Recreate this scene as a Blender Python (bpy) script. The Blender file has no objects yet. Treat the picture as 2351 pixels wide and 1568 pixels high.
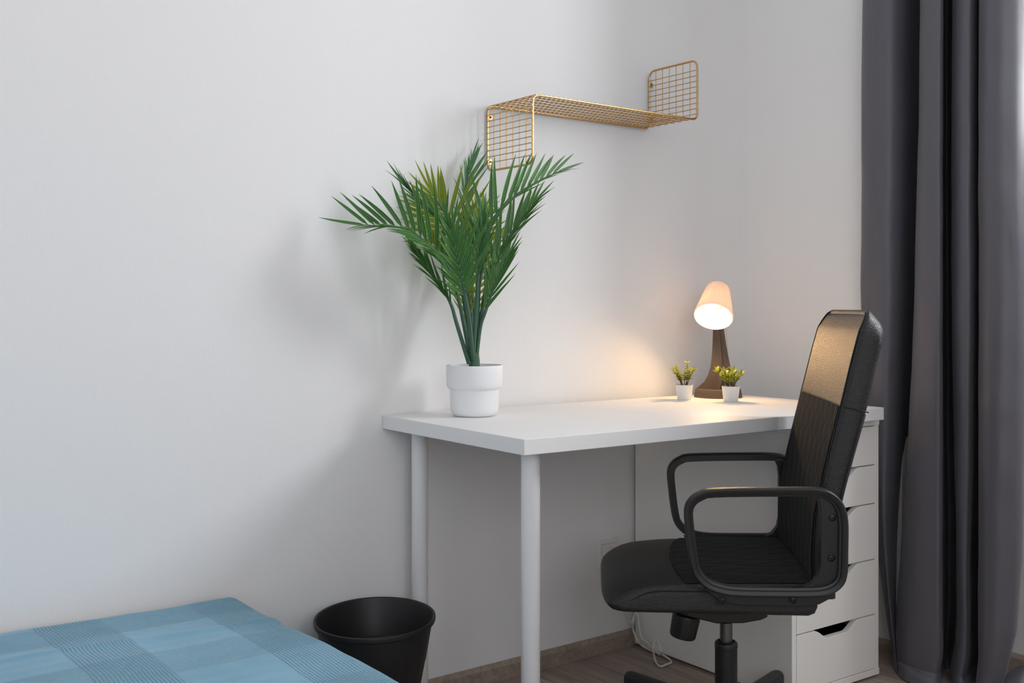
import bpy, bmesh, math, random
import numpy as np
from mathutils import Vector, Matrix, noise

random.seed(7)
R = math.radians
S = bpy.context.scene
COL = S.collection

# ------------------------------------------------------------------ camera
IMG_W, IMG_H = 2351, 1568
FPX, HORIZ, YAW = 2444.45, 706.22, 0.6554
CAM = Vector((-1.3632, -2.3041, 1.0057))
cd = bpy.data.cameras.new('camera')
cd.sensor_width = 36.0
cd.lens = FPX / IMG_W * 36.0
cd.shift_y = (HORIZ - IMG_H / 2) / IMG_W
cd.clip_start = 0.05
cam = bpy.data.objects.new('camera', cd)
cam.location = CAM
cam.rotation_euler = (R(90), 0, -YAW)
COL.objects.link(cam)
S.camera = cam
CR = Vector((math.cos(YAW), -math.sin(YAW), 0))      # room direction that runs to the right in the photograph
CF = Vector((math.sin(YAW), math.cos(YAW), 0))       # viewing direction

# ------------------------------------------------------------------ world, light, exposure
S.view_settings.view_transform = 'Standard'
S.view_settings.look = 'None'
S.view_settings.gamma = 1
S.view_settings.exposure = -0.30
S.view_settings.use_curve_mapping = False
try:
    S.cycles.max_bounces = 14
    S.cycles.diffuse_bounces = 8
    S.cycles.transparent_max_bounces = 12
    S.cycles.use_denoising = True
    S.cycles.sample_clamp_indirect = 6.0
    S.cycles.caustics_reflective = False
    S.cycles.caustics_refractive = False
except Exception:
    pass
w = bpy.data.worlds.new('world')
S.world = w
w.use_nodes = True
w.node_tree.nodes['Background'].inputs[0].default_value = (0.75, 0.86, 1.0, 1)
w.node_tree.nodes['Background'].inputs[1].default_value = 1.0

WALL_Y, WALL_X = 0.002, 1.3685
NICHE_Y0, NICHE_Y1, NICHE_X = -0.575, -2.10, 1.545
WIN_Z0, WIN_Z1 = 0.88, 2.55
ROOM_X0, ROOM_Y0, ROOM_H = -3.0, -3.7, 2.75


def area(name, loc, rot, sx, sy, power, color):
    d = bpy.data.lights.new(name, 'AREA')
    d.shape = 'RECTANGLE'
    d.size, d.size_y = sx, sy
    d.energy = power
    d.color = color
    o = bpy.data.objects.new(name, d)
    o.location = loc
    o.rotation_euler = rot
    COL.objects.link(o)
    return o


# daylight that comes in through the window of the right wall, plus an added fill lamp at a made-up rear window
area('daylight_right_window', (NICHE_X + 0.12, -1.52, 1.90), (0, R(90), 0), 0.8, 0.6, 52.0, (0.97, 0.975, 1.0))
area('added_rear_fill', (-1.55, ROOM_Y0 - 0.1, 1.65), (R(-90), 0, R(180)), 1.6, 1.5, 34.0, (0.99, 0.98, 1.0))


# ------------------------------------------------------------------ helpers: placing
def ray(px, py):
    return CF + CR * ((px - IMG_W / 2) / FPX) + Vector((0, 0, -(py - HORIZ) / FPX))


def at_y(px, py, y):
    d = ray(px, py)
    return CAM + d * ((y - CAM.y) / d.y)


def at_x(px, py, x):
    d = ray(px, py)
    return CAM + d * ((x - CAM.x) / d.x)


def at_z(px, py, z):
    d = ray(px, py)
    return CAM + d * ((z - CAM.z) / d.z)


# ------------------------------------------------------------------ helpers: materials
def srgb(r, g, b):
    def f(c):
        c /= 255.0
        return c / 12.92 if c <= 0.04045 else ((c + 0.055) / 1.055) ** 2.4
    return (f(r), f(g), f(b), 1)


class NT:
    def __init__(self, name):
        self.m = bpy.data.materials.new(name)
        self.m.use_nodes = True
        self.t = self.m.node_tree
        self.b = self.t.nodes['Principled BSDF']
        self.out = self.t.nodes['Material Output']

    def n(self, kind, **kw):
        nd = self.t.nodes.new(kind)
        for k, v in kw.items():
            if k in nd.inputs:
                nd.inputs[k].default_value = v
            else:
                setattr(nd, k, v)
        return nd

    def l(self, a, b):
        self.t.links.new(a, b)

    def math(self, op, a, b=None, c=None):
        nd = self.t.nodes.new('ShaderNodeMath')
        nd.operation = op
        for i, v in enumerate((a, b, c)):
            if v is None:
                continue
            if isinstance(v, (int, float)):
                nd.inputs[i].default_value = v
            else:
                self.l(v, nd.inputs[i])
        return nd.outputs[0]

    def bump(self, height, strength, dist=0.001):
        bp = self.n('ShaderNodeBump', Strength=strength, Distance=dist)
        self.l(height, bp.inputs['Height'])
        self.l(bp.outputs[0], self.b.inputs['Normal'])
        return bp


def simple(name, col, rough=0.5, metal=0.0, spec=0.5, noise_bump=None, emis=None):
    k = NT(name)
    k.b.inputs['Base Color'].default_value = col
    k.b.inputs['Roughness'].default_value = rough
    k.b.inputs['Metallic'].default_value = metal
    k.b.inputs['Specular IOR Level'].default_value = spec
    if noise_bump:
        sc, st, ds = noise_bump
        tc = k.n('ShaderNodeTexCoord')
        nz = k.n('ShaderNodeTexNoise', Scale=sc, Detail=3.0)
        k.l(tc.outputs['Object'], nz.inputs['Vector'])
        k.bump(nz.outputs['Fac'], st, ds)
    if emis:
        k.b.inputs['Emission Color'].default_value = emis[0]
        k.b.inputs['Emission Strength'].default_value = emis[1]
    return k.m


def m_wall():
    k = NT('white_plaster')
    tc = k.n('ShaderNodeTexCoord')
    n1 = k.n('ShaderNodeTexNoise', Scale=230.0, Detail=4.0, Roughness=0.6)
    n2 = k.n('ShaderNodeTexNoise', Scale=14.0, Detail=2.0)
    k.l(tc.outputs['Object'], n1.inputs['Vector'])
    k.l(tc.outputs['Object'], n2.inputs['Vector'])
    h = k.math('ADD', n1.outputs['Fac'], k.math('MULTIPLY', n2.outputs['Fac'], 2.0))
    k.bump(h, 0.22, 0.0016)
    k.b.inputs['Base Color'].default_value = (0.845, 0.845, 0.845, 1)
    k.b.inputs['Roughness'].default_value = 0.75
    k.b.inputs['Specular IOR Level'].default_value = 0.25
    return k.m


def m_wood(name, seam=True, c0=(134, 119, 108), c1=(176, 160, 147)):
    """grey-brown oak laminate, boards running along Y"""
    k = NT(name)
    tc = k.n('ShaderNodeTexCoord')
    sp = k.n('ShaderNodeSeparateXYZ')
    k.l(tc.outputs['Object'], sp.inputs[0])
    W = 0.1886
    u = k.math('DIVIDE', k.math('ADD', sp.outputs[0], 10 * W - 0.654), W)
    idx = k.math('FLOOR', u)
    fr = k.math('FRACT', u)
    wn = k.n('ShaderNodeTexWhiteNoise', noise_dimensions='1D')
    k.l(idx, wn.inputs['W'])
    off = k.math('MULTIPLY', wn.outputs['Value'], 7.0)
    v = k.math('DIVIDE', k.math('ADD', sp.outputs[1], off), 1.28)
    frv = k.math('FRACT', v)
    wn2 = k.n('ShaderNodeTexWhiteNoise', noise_dimensions='2D')
    cb0 = k.n('ShaderNodeCombineXYZ')
    k.l(idx, cb0.inputs[0]); k.l(k.math('FLOOR', v), cb0.inputs[1])
    k.l(cb0.outputs[0], wn2.inputs['Vector'])
    cb = k.n('ShaderNodeCombineXYZ')
    k.l(k.math('MULTIPLY', sp.outputs[0], 26.0), cb.inputs[0])
    k.l(k.math('ADD', k.math('MULTIPLY', sp.outputs[1], 2.2), k.math('MULTIPLY', wn2.outputs['Value'], 40.0)), cb.inputs[1])
    k.l(k.math('MULTIPLY', sp.outputs[2], 26.0), cb.inputs[2])
    nz = k.n('ShaderNodeTexNoise', Scale=1.6, Detail=8.0, Roughness=0.62, Distortion=0.9)
    k.l(cb.outputs[0], nz.inputs['Vector'])
    nf = k.n('ShaderNodeTexNoise', Scale=9.0, Detail=4.0, Roughness=0.6)
    k.l(cb.outputs[0], nf.inputs['Vector'])
    g = k.math('ADD', k.math('MULTIPLY', nz.outputs['Fac'], 0.75), k.math('MULTIPLY', nf.outputs['Fac'], 0.25))
    g = k.math('ADD', g, k.math('MULTIPLY', k.math('SUBTRACT', wn2.outputs['Value'], 0.5), 0.12))
    ramp = k.n('ShaderNodeValToRGB')
    ramp.color_ramp.elements[0].position = 0.34
    ramp.color_ramp.elements[0].color = srgb(*c0)
    ramp.color_ramp.elements[1].position = 0.66
    ramp.color_ramp.elements[1].color = srgb(*c1)
    k.l(g, ramp.inputs[0])
    if seam:
        a = k.math('LESS_THAN', fr, 0.012)
        b = k.math('LESS_THAN', frv, 0.0018)
        s = k.math('MAXIMUM', a, b)
        mx = k.n('ShaderNodeMix', data_type='RGBA')
        k.l(s, mx.inputs[0])
        k.l(ramp.outputs[0], mx.inputs[6])
        mx.inputs[7].default_value = srgb(52, 44, 40)
        k.l(mx.outputs[2], k.b.inputs['Base Color'])
        k.bump(k.math('SUBTRACT', g, k.math('MULTIPLY', s, 3.0)), 0.25, 0.0008)
    else:
        k.l(ramp.outputs[0], k.b.inputs['Base Color'])
        k.bump(g, 0.2, 0.0006)
    k.b.inputs['Roughness'].default_value = 0.5
    return k.m


def m_leather(name, col, rough=0.42):
    k = NT(name)
    tc = k.n('ShaderNodeTexCoord')
    vo = k.n('ShaderNodeTexVoronoi', Scale=420.0, feature='SMOOTH_F1')
    nz = k.n('ShaderNodeTexNoise', Scale=260.0, Detail=3.0)
    mp = k.n('ShaderNodeMapping')
    mp.inputs['Scale'].default_value = (1, 1, 1.9)
    k.l(tc.outputs['Object'], mp.inputs[0])
    k.l(mp.outputs[0], vo.inputs['Vector'])
    k.l(mp.outputs[0], nz.inputs['Vector'])
    k.bump(k.math('ADD', vo.outputs['Distance'], nz.outputs['Fac']), 0.6, 0.0014)
    k.b.inputs['Base Color'].default_value = col
    k.b.inputs['Roughness'].default_value = rough
    k.b.inputs['Specular IOR Level'].default_value = 0.5
    return k.m


def m_quilt(name, axis):
    """black woven mesh with stitched crossing curves; axis picks the second running direction"""
    k = NT(name)
    tc = k.n('ShaderNodeTexCoord')
    sp = k.n('ShaderNodeSeparateXYZ')
    k.l(tc.outputs['Object'], sp.inputs[0])
    u = sp.outputs[1]
    v = sp.outputs[axis]
    # swinging vertical seams
    sw = k.math('MULTIPLY', k.math('SINE', k.math('MULTIPLY', v, 21.0)), 0.014)
    a = k.math('FRACT', k.math('DIVIDE', k.math('ADD', u, k.math('ADD', sw, 2.0)), 0.052))
    # slanting seams
    curve = k.math('MULTIPLY', k.math('MULTIPLY', v, v), 0.9)
    b = k.math('FRACT', k.math('DIVIDE', k.math('ADD', k.math('SUBTRACT', k.math('MULTIPLY', u, 0.95), k.math('MULTIPLY', v, 0.55)), k.math('ADD', curve, 2.0)), 0.047))
    la = k.math('LESS_THAN', k.math('ABSOLUTE', k.math('SUBTRACT', a, 0.5)), 0.018)
    lb = k.math('LESS_THAN', k.math('ABSOLUTE', k.math('SUBTRACT', b, 0.5)), 0.026)
    ga = k.math('SUBTRACT', 1.0, k.math('SMOOTH_MIN', 1.0, k.math('MULTIPLY', k.math('ABSOLUTE', k.math('SUBTRACT', a, 0.5)), 5.0), 0.4))
    gb = k.math('SUBTRACT', 1.0, k.math('SMOOTH_MIN', 1.0, k.math('MULTIPLY', k.math('ABSOLUTE', k.math('SUBTRACT', b, 0.5)), 5.0), 0.4))
    ck = k.math('SINE', k.math('MULTIPLY', v, 1500.0))
    ck2 = k.math('SINE', k.math('MULTIPLY', u, 1100.0))
    h = k.math('SUBTRACT', k.math('MULTIPLY', k.math('ADD', ck, ck2), 0.10), k.math('MULTIPLY', k.math('MAXIMUM', ga, gb), 1.2))
    k.bump(h, 0.5, 0.0016)
    mx = k.n('ShaderNodeMix', data_type='RGBA')
    k.l(k.math('MULTIPLY', la, 0.55), mx.inputs[0])
    mx.inputs[6].default_value = (0.0065, 0.0066, 0.007, 1)
    mx.inputs[7].default_value = (0.03, 0.03, 0.03, 1)
    mx2 = k.n('ShaderNodeMix', data_type='RGBA')
    k.l(lb, mx2.inputs[0])
    k.l(mx.outputs[2], mx2.inputs[6])
    mx2.inputs[7].default_value = (0.003, 0.003, 0.003, 1)
    k.l(mx2.outputs[2], k.b.inputs['Base Color'])
    k.b.inputs['Roughness'].default_value = 0.85
    k.b.inputs['Sheen Weight'].default_value = 0.04
    k.b.inputs['Specular IOR Level'].default_value = 0.15
    return k.m


def m_leaf(name, inner, edge, rough=0.42, trans=0.25):
    """leaf blade: the mesh carries a cross-blade coordinate in its UV map, the rim is a paler green"""
    k = NT(name)
    uv = k.n('ShaderNodeUVMap')
    sp = k.n('ShaderNodeSeparateXYZ')
    k.l(uv.outputs[0], sp.inputs[0])
    d = k.math('ABSOLUTE', k.math('SUBTRACT', sp.outputs[0], 0.5))
    ramp = k.n('ShaderNodeValToRGB')
    e = ramp.color_ramp.elements
    e[0].position = 0.0
    e[0].color = edge
    e[1].position = 0.07
    e[1].color = inner
    x = ramp.color_ramp.elements.new(0.33); x.color = inner
    x = ramp.color_ramp.elements.new(0.47); x.color = edge
    k.l(d, ramp.inputs[0])
    tc = k.n('ShaderNodeTexCoord')
    nz = k.n('ShaderNodeTexNoise', Scale=9.0, Detail=2.0)
    k.l(tc.outputs['Object'], nz.inputs['Vector'])
    hs = k.n('ShaderNodeHueSaturation', Saturation=1.0)
    k.l(ramp.outputs[0], hs.inputs['Color'])
    k.l(k.math('ADD', k.math('MULTIPLY', nz.outputs['Fac'], 0.7), 0.65), hs.inputs['Value'])
    k.l(hs.outputs[0], k.b.inputs['Base Color'])
    k.b.inputs['Roughness'].default_value = rough
    st = k.math('SINE', k.math('MULTIPLY', sp.outputs[0], 60.0))
    k.bump(st, 0.12, 0.0006)
    tr = k.n('ShaderNodeBsdfTranslucent')
    k.l(hs.outputs[0], tr.inputs['Color'])
    ms = k.n('ShaderNodeMixShader', Fac=trans)
    k.l(k.b.outputs[0], ms.inputs[1])
    k.l(tr.outputs[0], ms.inputs[2])
    k.l(ms.outputs[0], k.out.inputs[0])
    return k.m


def m_blanket():
    k = NT('teal_cotton')
    tc = k.n('ShaderNodeTexCoord')
    sp = k.n('ShaderNodeSeparateXYZ')
    k.l(tc.outputs['Object'], sp.inputs[0])
    nzw = k.n('ShaderNodeTexNoise', Scale=5.0, Detail=2.0)
    k.l(tc.outputs['Object'], nzw.inputs['Vector'])
    wob = k.math('MULTIPLY', k.math('SUBTRACT', nzw.outputs['Fac'], 0.5), 0.022)
    x = k.math('ADD', sp.outputs[0], wob)
    y = k.math('ADD', sp.outputs[1], wob)
    P = 0.30
    ux = k.math('FRACT', k.math('DIVIDE', k.math('ADD', x, 1.43), P))
    uy = k.math('FRACT', k.math('DIVIDE', k.math('ADD', y, 1.39), P))
    bx = k.math('LESS_THAN', ux, 0.42)      # bands that run along y
    by = k.math('LESS_THAN', uy, 0.42)      # bands that run along x
    rx = k.math('SINE', k.math('MULTIPLY', x, 2 * math.pi / 0.0064))
    ry = k.math('SINE', k.math('MULTIPLY', y, 2 * math.pi / 0.0064))
    fine = k.n('ShaderNodeTexNoise', Scale=420.0, Detail=3.0)
    k.l(tc.outputs['Object'], fine.inputs['Vector'])
    h = k.math('ADD', k.math('MULTIPLY', rx, bx), k.math('MULTIPLY', ry, by))
    soft = k.math('MULTIPLY', k.math('SINE', k.math('MULTIPLY', y, 2 * math.pi / 0.041)), 0.25)
    h2 = k.math('ADD', k.math('ADD', h, soft), k.math('MULTIPLY', fine.outputs['Fac'], 0.9))
    k.bump(h2, 0.75, 0.0016)
    nz = k.n('ShaderNodeTexNoise', Scale=6.0, Detail=4.0)
    k.l(tc.outputs['Object'], nz.inputs['Vector'])
    f2 = k.math('ADD', k.math('MULTIPLY', k.math('ADD', h, 1.0), 0.10), k.math('MULTIPLY', nz.outputs['Fac'], 0.62))
    ramp = k.n('ShaderNodeValToRGB')
    ramp.color_ramp.elements[0].position = 0.12
    ramp.color_ramp.elements[0].color = srgb(86, 142, 166)
    ramp.color_ramp.elements[1].position = 0.55
    ramp.color_ramp.elements[1].color = srgb(119, 172, 198)
    k.l(f2, ramp.inputs[0])
    k.l(ramp.outputs[0], k.b.inputs['Base Color'])
    k.b.inputs['Roughness'].default_value = 0.9
    k.b.inputs['Sheen Weight'].default_value = 0.3
    return k.m


def m_curtain():
    k = NT('grey_satin')
    tc = k.n('ShaderNodeTexCoord')
    mp = k.n('ShaderNodeMapping')
    mp.inputs['Scale'].default_value = (5, 5, 2.2)
    k.l(tc.outputs['Object'], mp.inputs[0])
    n1 = k.n('ShaderNodeTexNoise', Scale=1.4, Detail=3.0, Distortion=0.6)
    k.l(mp.outputs[0], n1.inputs['Vector'])
    n2 = k.n('ShaderNodeTexNoise', Scale=900.0, Detail=1.0)
    k.l(tc.outputs['Object'], n2.inputs['Vector'])
    k.bump(k.math('ADD', n1.outputs['Fac'], k.math('MULTIPLY', n2.outputs['Fac'], 0.02)), 0.5, 0.012)
    k.b.inputs['Base Color'].default_value = srgb(89, 88, 96)
    k.b.inputs['Roughness'].default_value = 0.46
    k.b.inputs['Specular IOR Level'].default_value = 0.55
    k.b.inputs['Sheen Weight'].default_value = 0.12
    k.b.inputs['Sheen Roughness'].default_value = 0.4
    return k.m


def m_shade():
    k = NT('translucent_white_plastic')
    k.b.inputs['Base Color'].default_value = (0.92, 0.86, 0.78, 1)
    k.b.inputs['Roughness'].default_value = 0.5
    tr = k.n('ShaderNodeBsdfTranslucent')
    tr.inputs['Color'].default_value = (0.95, 0.72, 0.50, 1)
    ms = k.n('ShaderNodeMixShader', Fac=0.13)
    k.l(k.b.outputs[0], ms.inputs[1])
    k.l(tr.outputs[0], ms.inputs[2])
    k.l(ms.outputs[0], k.out.inputs[0])
    return k.m


def m_pane():
    k = NT('window_glass')
    t = k.n('ShaderNodeBsdfTransparent')
    g = k.n('ShaderNodeBsdfGlossy', Roughness=0.02)
    ms = k.n('ShaderNodeMixShader', Fac=0.06)
    k.l(t.outputs[0], ms.inputs[1])
    k.l(g.outputs[0], ms.inputs[2])
    k.l(ms.outputs[0], k.out.inputs[0])
    return k.m


M = dict(
    wall=m_wall(),
    ceil=simple('ceiling_paint', (0.86, 0.86, 0.86, 1), 0.9),
    floor=m_wood('oak_laminate'),
    base=m_wood('oak_laminate_trim', seam=False, c0=(138, 123, 110), c1=(174, 158, 144)),
    white=simple('white_foil', (0.80, 0.80, 0.80, 1), 0.48, spec=0.4, noise_bump=(60.0, 0.03, 0.001)),
    cab=simple('white_lacquer', (0.88, 0.87, 0.84, 1), 0.38),
    dark=simple('painted_inside_shade', (0.01, 0.01, 0.01, 1), 0.8),  # near-black colour stands in for the shade inside the closed cabinet
    wmetal=simple('white_powder_coat', (0.80, 0.81, 0.83, 1), 0.33),
    steel=simple('zinc_steel', (0.35, 0.35, 0.37, 1), 0.35, 1.0),
    gold=simple('satin_brass', (0.60, 0.375, 0.155, 1), 0.36, 1.0),
    golddark=simple('dark_brass_screw', (0.20, 0.12, 0.05, 1), 0.4, 1.0),
    pot=simple('matt_white_pot', (0.80, 0.81, 0.82, 1), 0.48, noise_bump=(400.0, 0.03, 0.0006)),
    soil=simple('grey_soil_disc', (0.10, 0.09, 0.08, 1), 0.9, noise_bump=(300.0, 0.5, 0.003)),
    trunk=simple('green_stem_plastic', srgb(62, 98, 78), 0.5, noise_bump=(160.0, 0.4, 0.002)),
    leaf=m_leaf('palm_leaf_green', srgb(56, 112, 56), srgb(128, 166, 88)),
    leafb=m_leaf('palm_leaf_blue_green', srgb(72, 128, 84), srgb(136, 176, 114)),
    leafy=m_leaf('palm_leaf_yellow_green', srgb(128, 150, 30), srgb(184, 196, 82), trans=0.5),
    leaf1=m_leaf('sprig_leaf_yellow', srgb(146, 156, 36), srgb(186, 188, 70), trans=0.4),
    leaf2=m_leaf('sprig_leaf_lime', srgb(134, 152, 38), srgb(192, 198, 84), trans=0.4),
    twig=simple('brown_green_twig', srgb(92, 78, 38), 0.7),
    grey=simple('warm_grey_plastic', srgb(88, 76, 66), 0.62),
    shade=m_shade(),
    bulb=simple('bulb_glow', (1, 0.9, 0.7, 1), 0.5, emis=((1.0, 0.80, 0.52, 1), 14.0)),
    black=simple('black_plastic', (0.010, 0.0105, 0.0115, 1), 0.42, noise_bump=(700.0, 0.08, 0.0006)),
    blackmetal=simple('black_steel', (0.008, 0.008, 0.009, 1), 0.30),
    rod=simple('gas_rod_steel', (0.16, 0.155, 0.15, 1), 0.34, 0.85),
    bin=simple('bin_black_plastic', (0.012, 0.012, 0.013, 1), 0.5, noise_bump=(500.0, 0.05, 0.0006)),
    leather=m_leather('black_leather', (0.0095, 0.010, 0.0112, 1)),
    quilt=m_quilt('quilted_mesh_upright', 2),
    quiltseat=m_quilt('quilted_mesh_seat', 0),
    stitch=simple('seam_thread', (0.006, 0.006, 0.006, 1), 0.7),
    zip=simple('zip_teeth', (0.06, 0.06, 0.065, 1), 0.4, 0.6),
    blanket=m_blanket(),
    mattress=simple('mattress_ticking', (0.75, 0.75, 0.74, 1), 0.9),
    bedwood=simple('bed_white_board', (0.7, 0.69, 0.67, 1), 0.5),
    curtain=m_curtain(),
    socket=simple('socket_white_plastic', (0.80, 0.77, 0.74, 1), 0.35),
    cord=simple('cord_white_rubber', (0.74, 0.73, 0.68, 1), 0.5),
    frame=simple('window_frame_white', (0.8, 0.8, 0.8, 1), 0.35),
    pane=m_pane(),
)


# ------------------------------------------------------------------ helpers: mesh building
class MB:
    def __init__(self):
        self.v, self.f, self.mi, self.uv, self.mats = [], [], [], {}, []

    def slot(self, m):
        if m not in self.mats:
            self.mats.append(m)
        return self.mats.index(m)

    def add(self, vs, fs, m, uvs=None):
        o = len(self.v)
        k = self.slot(m)
        self.v += [tuple(p) for p in vs]
        for i, f in enumerate(fs):
            self.f.append([o + j for j in f])
            self.mi.append(k)
            if uvs:
                self.uv[len(self.f) - 1] = [uvs[j] for j in f]
        return o

    def box(self, p0, p1, m):
        x0, y0, z0 = p0
        x1, y1, z1 = p1
        vs = [(x0, y0, z0), (x1, y0, z0), (x1, y1, z0), (x0, y1, z0), (x0, y0, z1), (x1, y0, z1), (x1, y1, z1), (x0, y1, z1)]
        fs = [(0, 3, 2, 1), (4, 5, 6, 7), (0, 1, 5, 4), (1, 2, 6, 5), (2, 3, 7, 6), (3, 0, 4, 7)]
        self.add(vs, fs, m)

    def tube(self, pts, rad, m, seg=10, closed=False, caps=True):
        pts = [Vector(p) for p in pts]
        n = len(pts)
        rr = rad if isinstance(rad, (list, tuple)) else [rad] * n
        vs, fs = [], []
        prev = None
        for i in range(n):
            if closed:
                t = pts[(i + 1) % n] - pts[i - 1]
            else:
                t = pts[min(i + 1, n - 1)] - pts[max(i - 1, 0)]
            t.normalize()
            if prev is None:
                a = Vector((0, 0, 1)) if abs(t.z) < 0.9 else Vector((1, 0, 0))
                u = t.cross(a).normalized()
            else:
                u = prev - t * prev.dot(t)
                u = u.normalized() if u.length > 1e-6 else t.orthogonal().normalized()
            prev = u
            v = t.cross(u)
            for k in range(seg):
                a = 2 * math.pi * k / seg
                vs.append(pts[i] + (u * math.cos(a) + v * math.sin(a)) * rr[i])
        for i in range(n if closed else n - 1):
            for k in range(seg):
                j = (i + 1) % n
                fs.append((i * seg + k, i * seg + (k + 1) % seg, j * seg + (k + 1) % seg, j * seg + k))
        if caps and not closed:
            fs.append(tuple(range(seg - 1, -1, -1)))
            fs.append(tuple(range((n - 1) * seg, n * seg)))
        self.add(vs, fs, m)

    def lathe(self, prof, m, seg=64, origin=(0, 0, 0), mtx=None, closed_profile=False):
        """prof: list of (radius, height)"""
        n = len(prof)
        vs, fs = [], []
        for (r, z) in prof:
            for k in range(seg):
                a = 2 * math.pi * k / seg
                p = Vector((r * math.cos(a), r * math.sin(a), z))
                if mtx:
                    p = mtx @ p
                vs.append(p + Vector(origin))
        for i in range(n if closed_profile else n - 1):
            j = (i + 1) % n
            for k in range(seg):
                k2 = (k + 1) % seg
                fs.append((i * seg + k, i * seg + k2, j * seg + k2, j * seg + k))
        if not closed_profile:
            if prof[0][0] > 1e-6:
                fs.append(tuple(range(seg - 1, -1, -1)))
            if prof[-1][0] > 1e-6:
                fs.append(tuple(range((n - 1) * seg, n * seg)))
        self.add(vs, fs, m)

    def loft(self, rings, m, caps=True):
        n = len(rings[0])
        vs = [p for r in rings for p in r]
        fs = []
        for i in range(len(rings) - 1):
            for k in range(n):
                k2 = (k + 1) % n
                fs.append((i * n + k, i * n + k2, (i + 1) * n + k2, (i + 1) * n + k))
        if caps:
            fs.append(tuple(range(n - 1, -1, -1)))
            fs.append(tuple(range((len(rings) - 1) * n, len(rings) * n)))
        self.add(vs, fs, m)

    def grid(self, fn, nu, nv, m):
        vs = [fn(i / nu, j / nv) for j in range(nv + 1) for i in range(nu + 1)]
        fs = [(j * (nu + 1) + i, j * (nu + 1) + i + 1, (j + 1) * (nu + 1) + i + 1, (j + 1) * (nu + 1) + i) for j in range(nv) for i in range(nu)]
        self.add(vs, fs, m)

    def prism(self, poly, fn0, fn1, m):
        """extrude a 2-D polygon between two mappings of its points"""
        n = len(poly)
        vs = [fn0(*p) for p in poly] + [fn1(*p) for p in poly]
        fs = [tuple(range(n - 1, -1, -1)), tuple(range(n, 2 * n))] + [(k, (k + 1) % n, n + (k + 1) % n, n + k) for k in range(n)]
        self.add(vs, fs, m)

    def build(self, name, parent=None, smooth=35, bevel=None, solid=None, sub=None):
        me = bpy.data.meshes.new(name)
        me.from_pydata(self.v, [], self.f)
        for m in self.mats:
            me.materials.append(m)
        me.polygons.foreach_set('material_index', self.mi)
        if self.uv:
            ul = me.uv_layers.new(name='UVMap')
            for fi, uvs in self.uv.items():
                ls = me.polygons[fi].loop_start
                for q, c in enumerate(uvs):
                    ul.data[ls + q].uv = c
        bm = bmesh.new()
        bm.from_mesh(me)
        bmesh.ops.recalc_face_normals(bm, faces=bm.faces)
        bm.to_mesh(me)
        bm.free()
        if smooth:
            me.polygons.foreach_set('use_smooth', [True] * len(me.polygons))
            try:
                me.set_sharp_from_angle(angle=R(smooth))
            except Exception:
                pass
        o = bpy.data.objects.new(name, me)
        COL.objects.link(o)
        if parent is not None:
            o.parent = parent
        if solid:
            md = o.modifiers.new('solid', 'SOLIDIFY')
            md.thickness = solid
            md.offset = -1
        if bevel:
            md = o.modifiers.new('bevel', 'BEVEL')
            md.width = bevel
            md.segments = 3
            md.limit_method = 'ANGLE'
            md.angle_limit = R(40)
            md.harden_normals = False
        if sub:
            md = o.modifiers.new('sub', 'SUBSURF')
            md.levels = md.render_levels = sub
        me.update()
        return o


def tag(o, label, cat, group=None):
    o['label'] = label
    o['category'] = cat
    if group:
        o['group'] = group
    return o


def thing(name, label, cat, loc=(0, 0, 0), rz=0.0, group=None):
    o = bpy.data.objects.new(name, None)
    o.empty_display_size = 0.05
    o.location = loc
    o.rotation_euler = (0, 0, rz)
    COL.objects.link(o)
    return tag(o, label, cat, group)


def struct(o):
    o['kind'] = 'structure'
    return o


def catmull(pts, n=8, closed=False):
    pts = [Vector(p) for p in pts]
    N = len(pts)
    out = []
    for i in range(N if closed else N - 1):
        if closed:
            p0, p1, p2, p3 = pts[i - 1], pts[i], pts[(i + 1) % N], pts[(i + 2) % N]
        else:
            p0, p1, p2, p3 = pts[max(i - 1, 0)], pts[i], pts[i + 1], pts[min(i + 2, N - 1)]
        for k in range(n):
            t = k / n
            out.append(0.5 * ((2 * p1) + (p2 - p0) * t + (2 * p0 - 5 * p1 + 4 * p2 - p3) * t * t + (3 * p1 - p0 - 3 * p2 + p3) * t ** 3))
    if not closed:
        out.append(pts[-1])
    return out


def interp(x, xs, ys):
    return float(np.interp(x, xs, ys))


def smooth(a, b, x):
    t = min(1, max(0, (x - a) / (b - a)))
    return t * t * (3 - 2 * t)


def rounded_loop(pts, rad, n=6):
    """closed path in 3-D with every corner rounded"""
    out = []
    N = len(pts)
    for i in range(N):
        p, a, b = Vector(pts[i]), Vector(pts[i - 1]), Vector(pts[(i + 1) % N])
        d1, d2 = (a - p).normalized(), (b - p).normalized()
        q0, q1 = p + d1 * rad, p + d2 * rad
        for k in range(n + 1):
            t = k / n
            out.append((1 - t) ** 2 * q0 + 2 * t * (1 - t) * p + t * t * q1)
    return out


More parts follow.
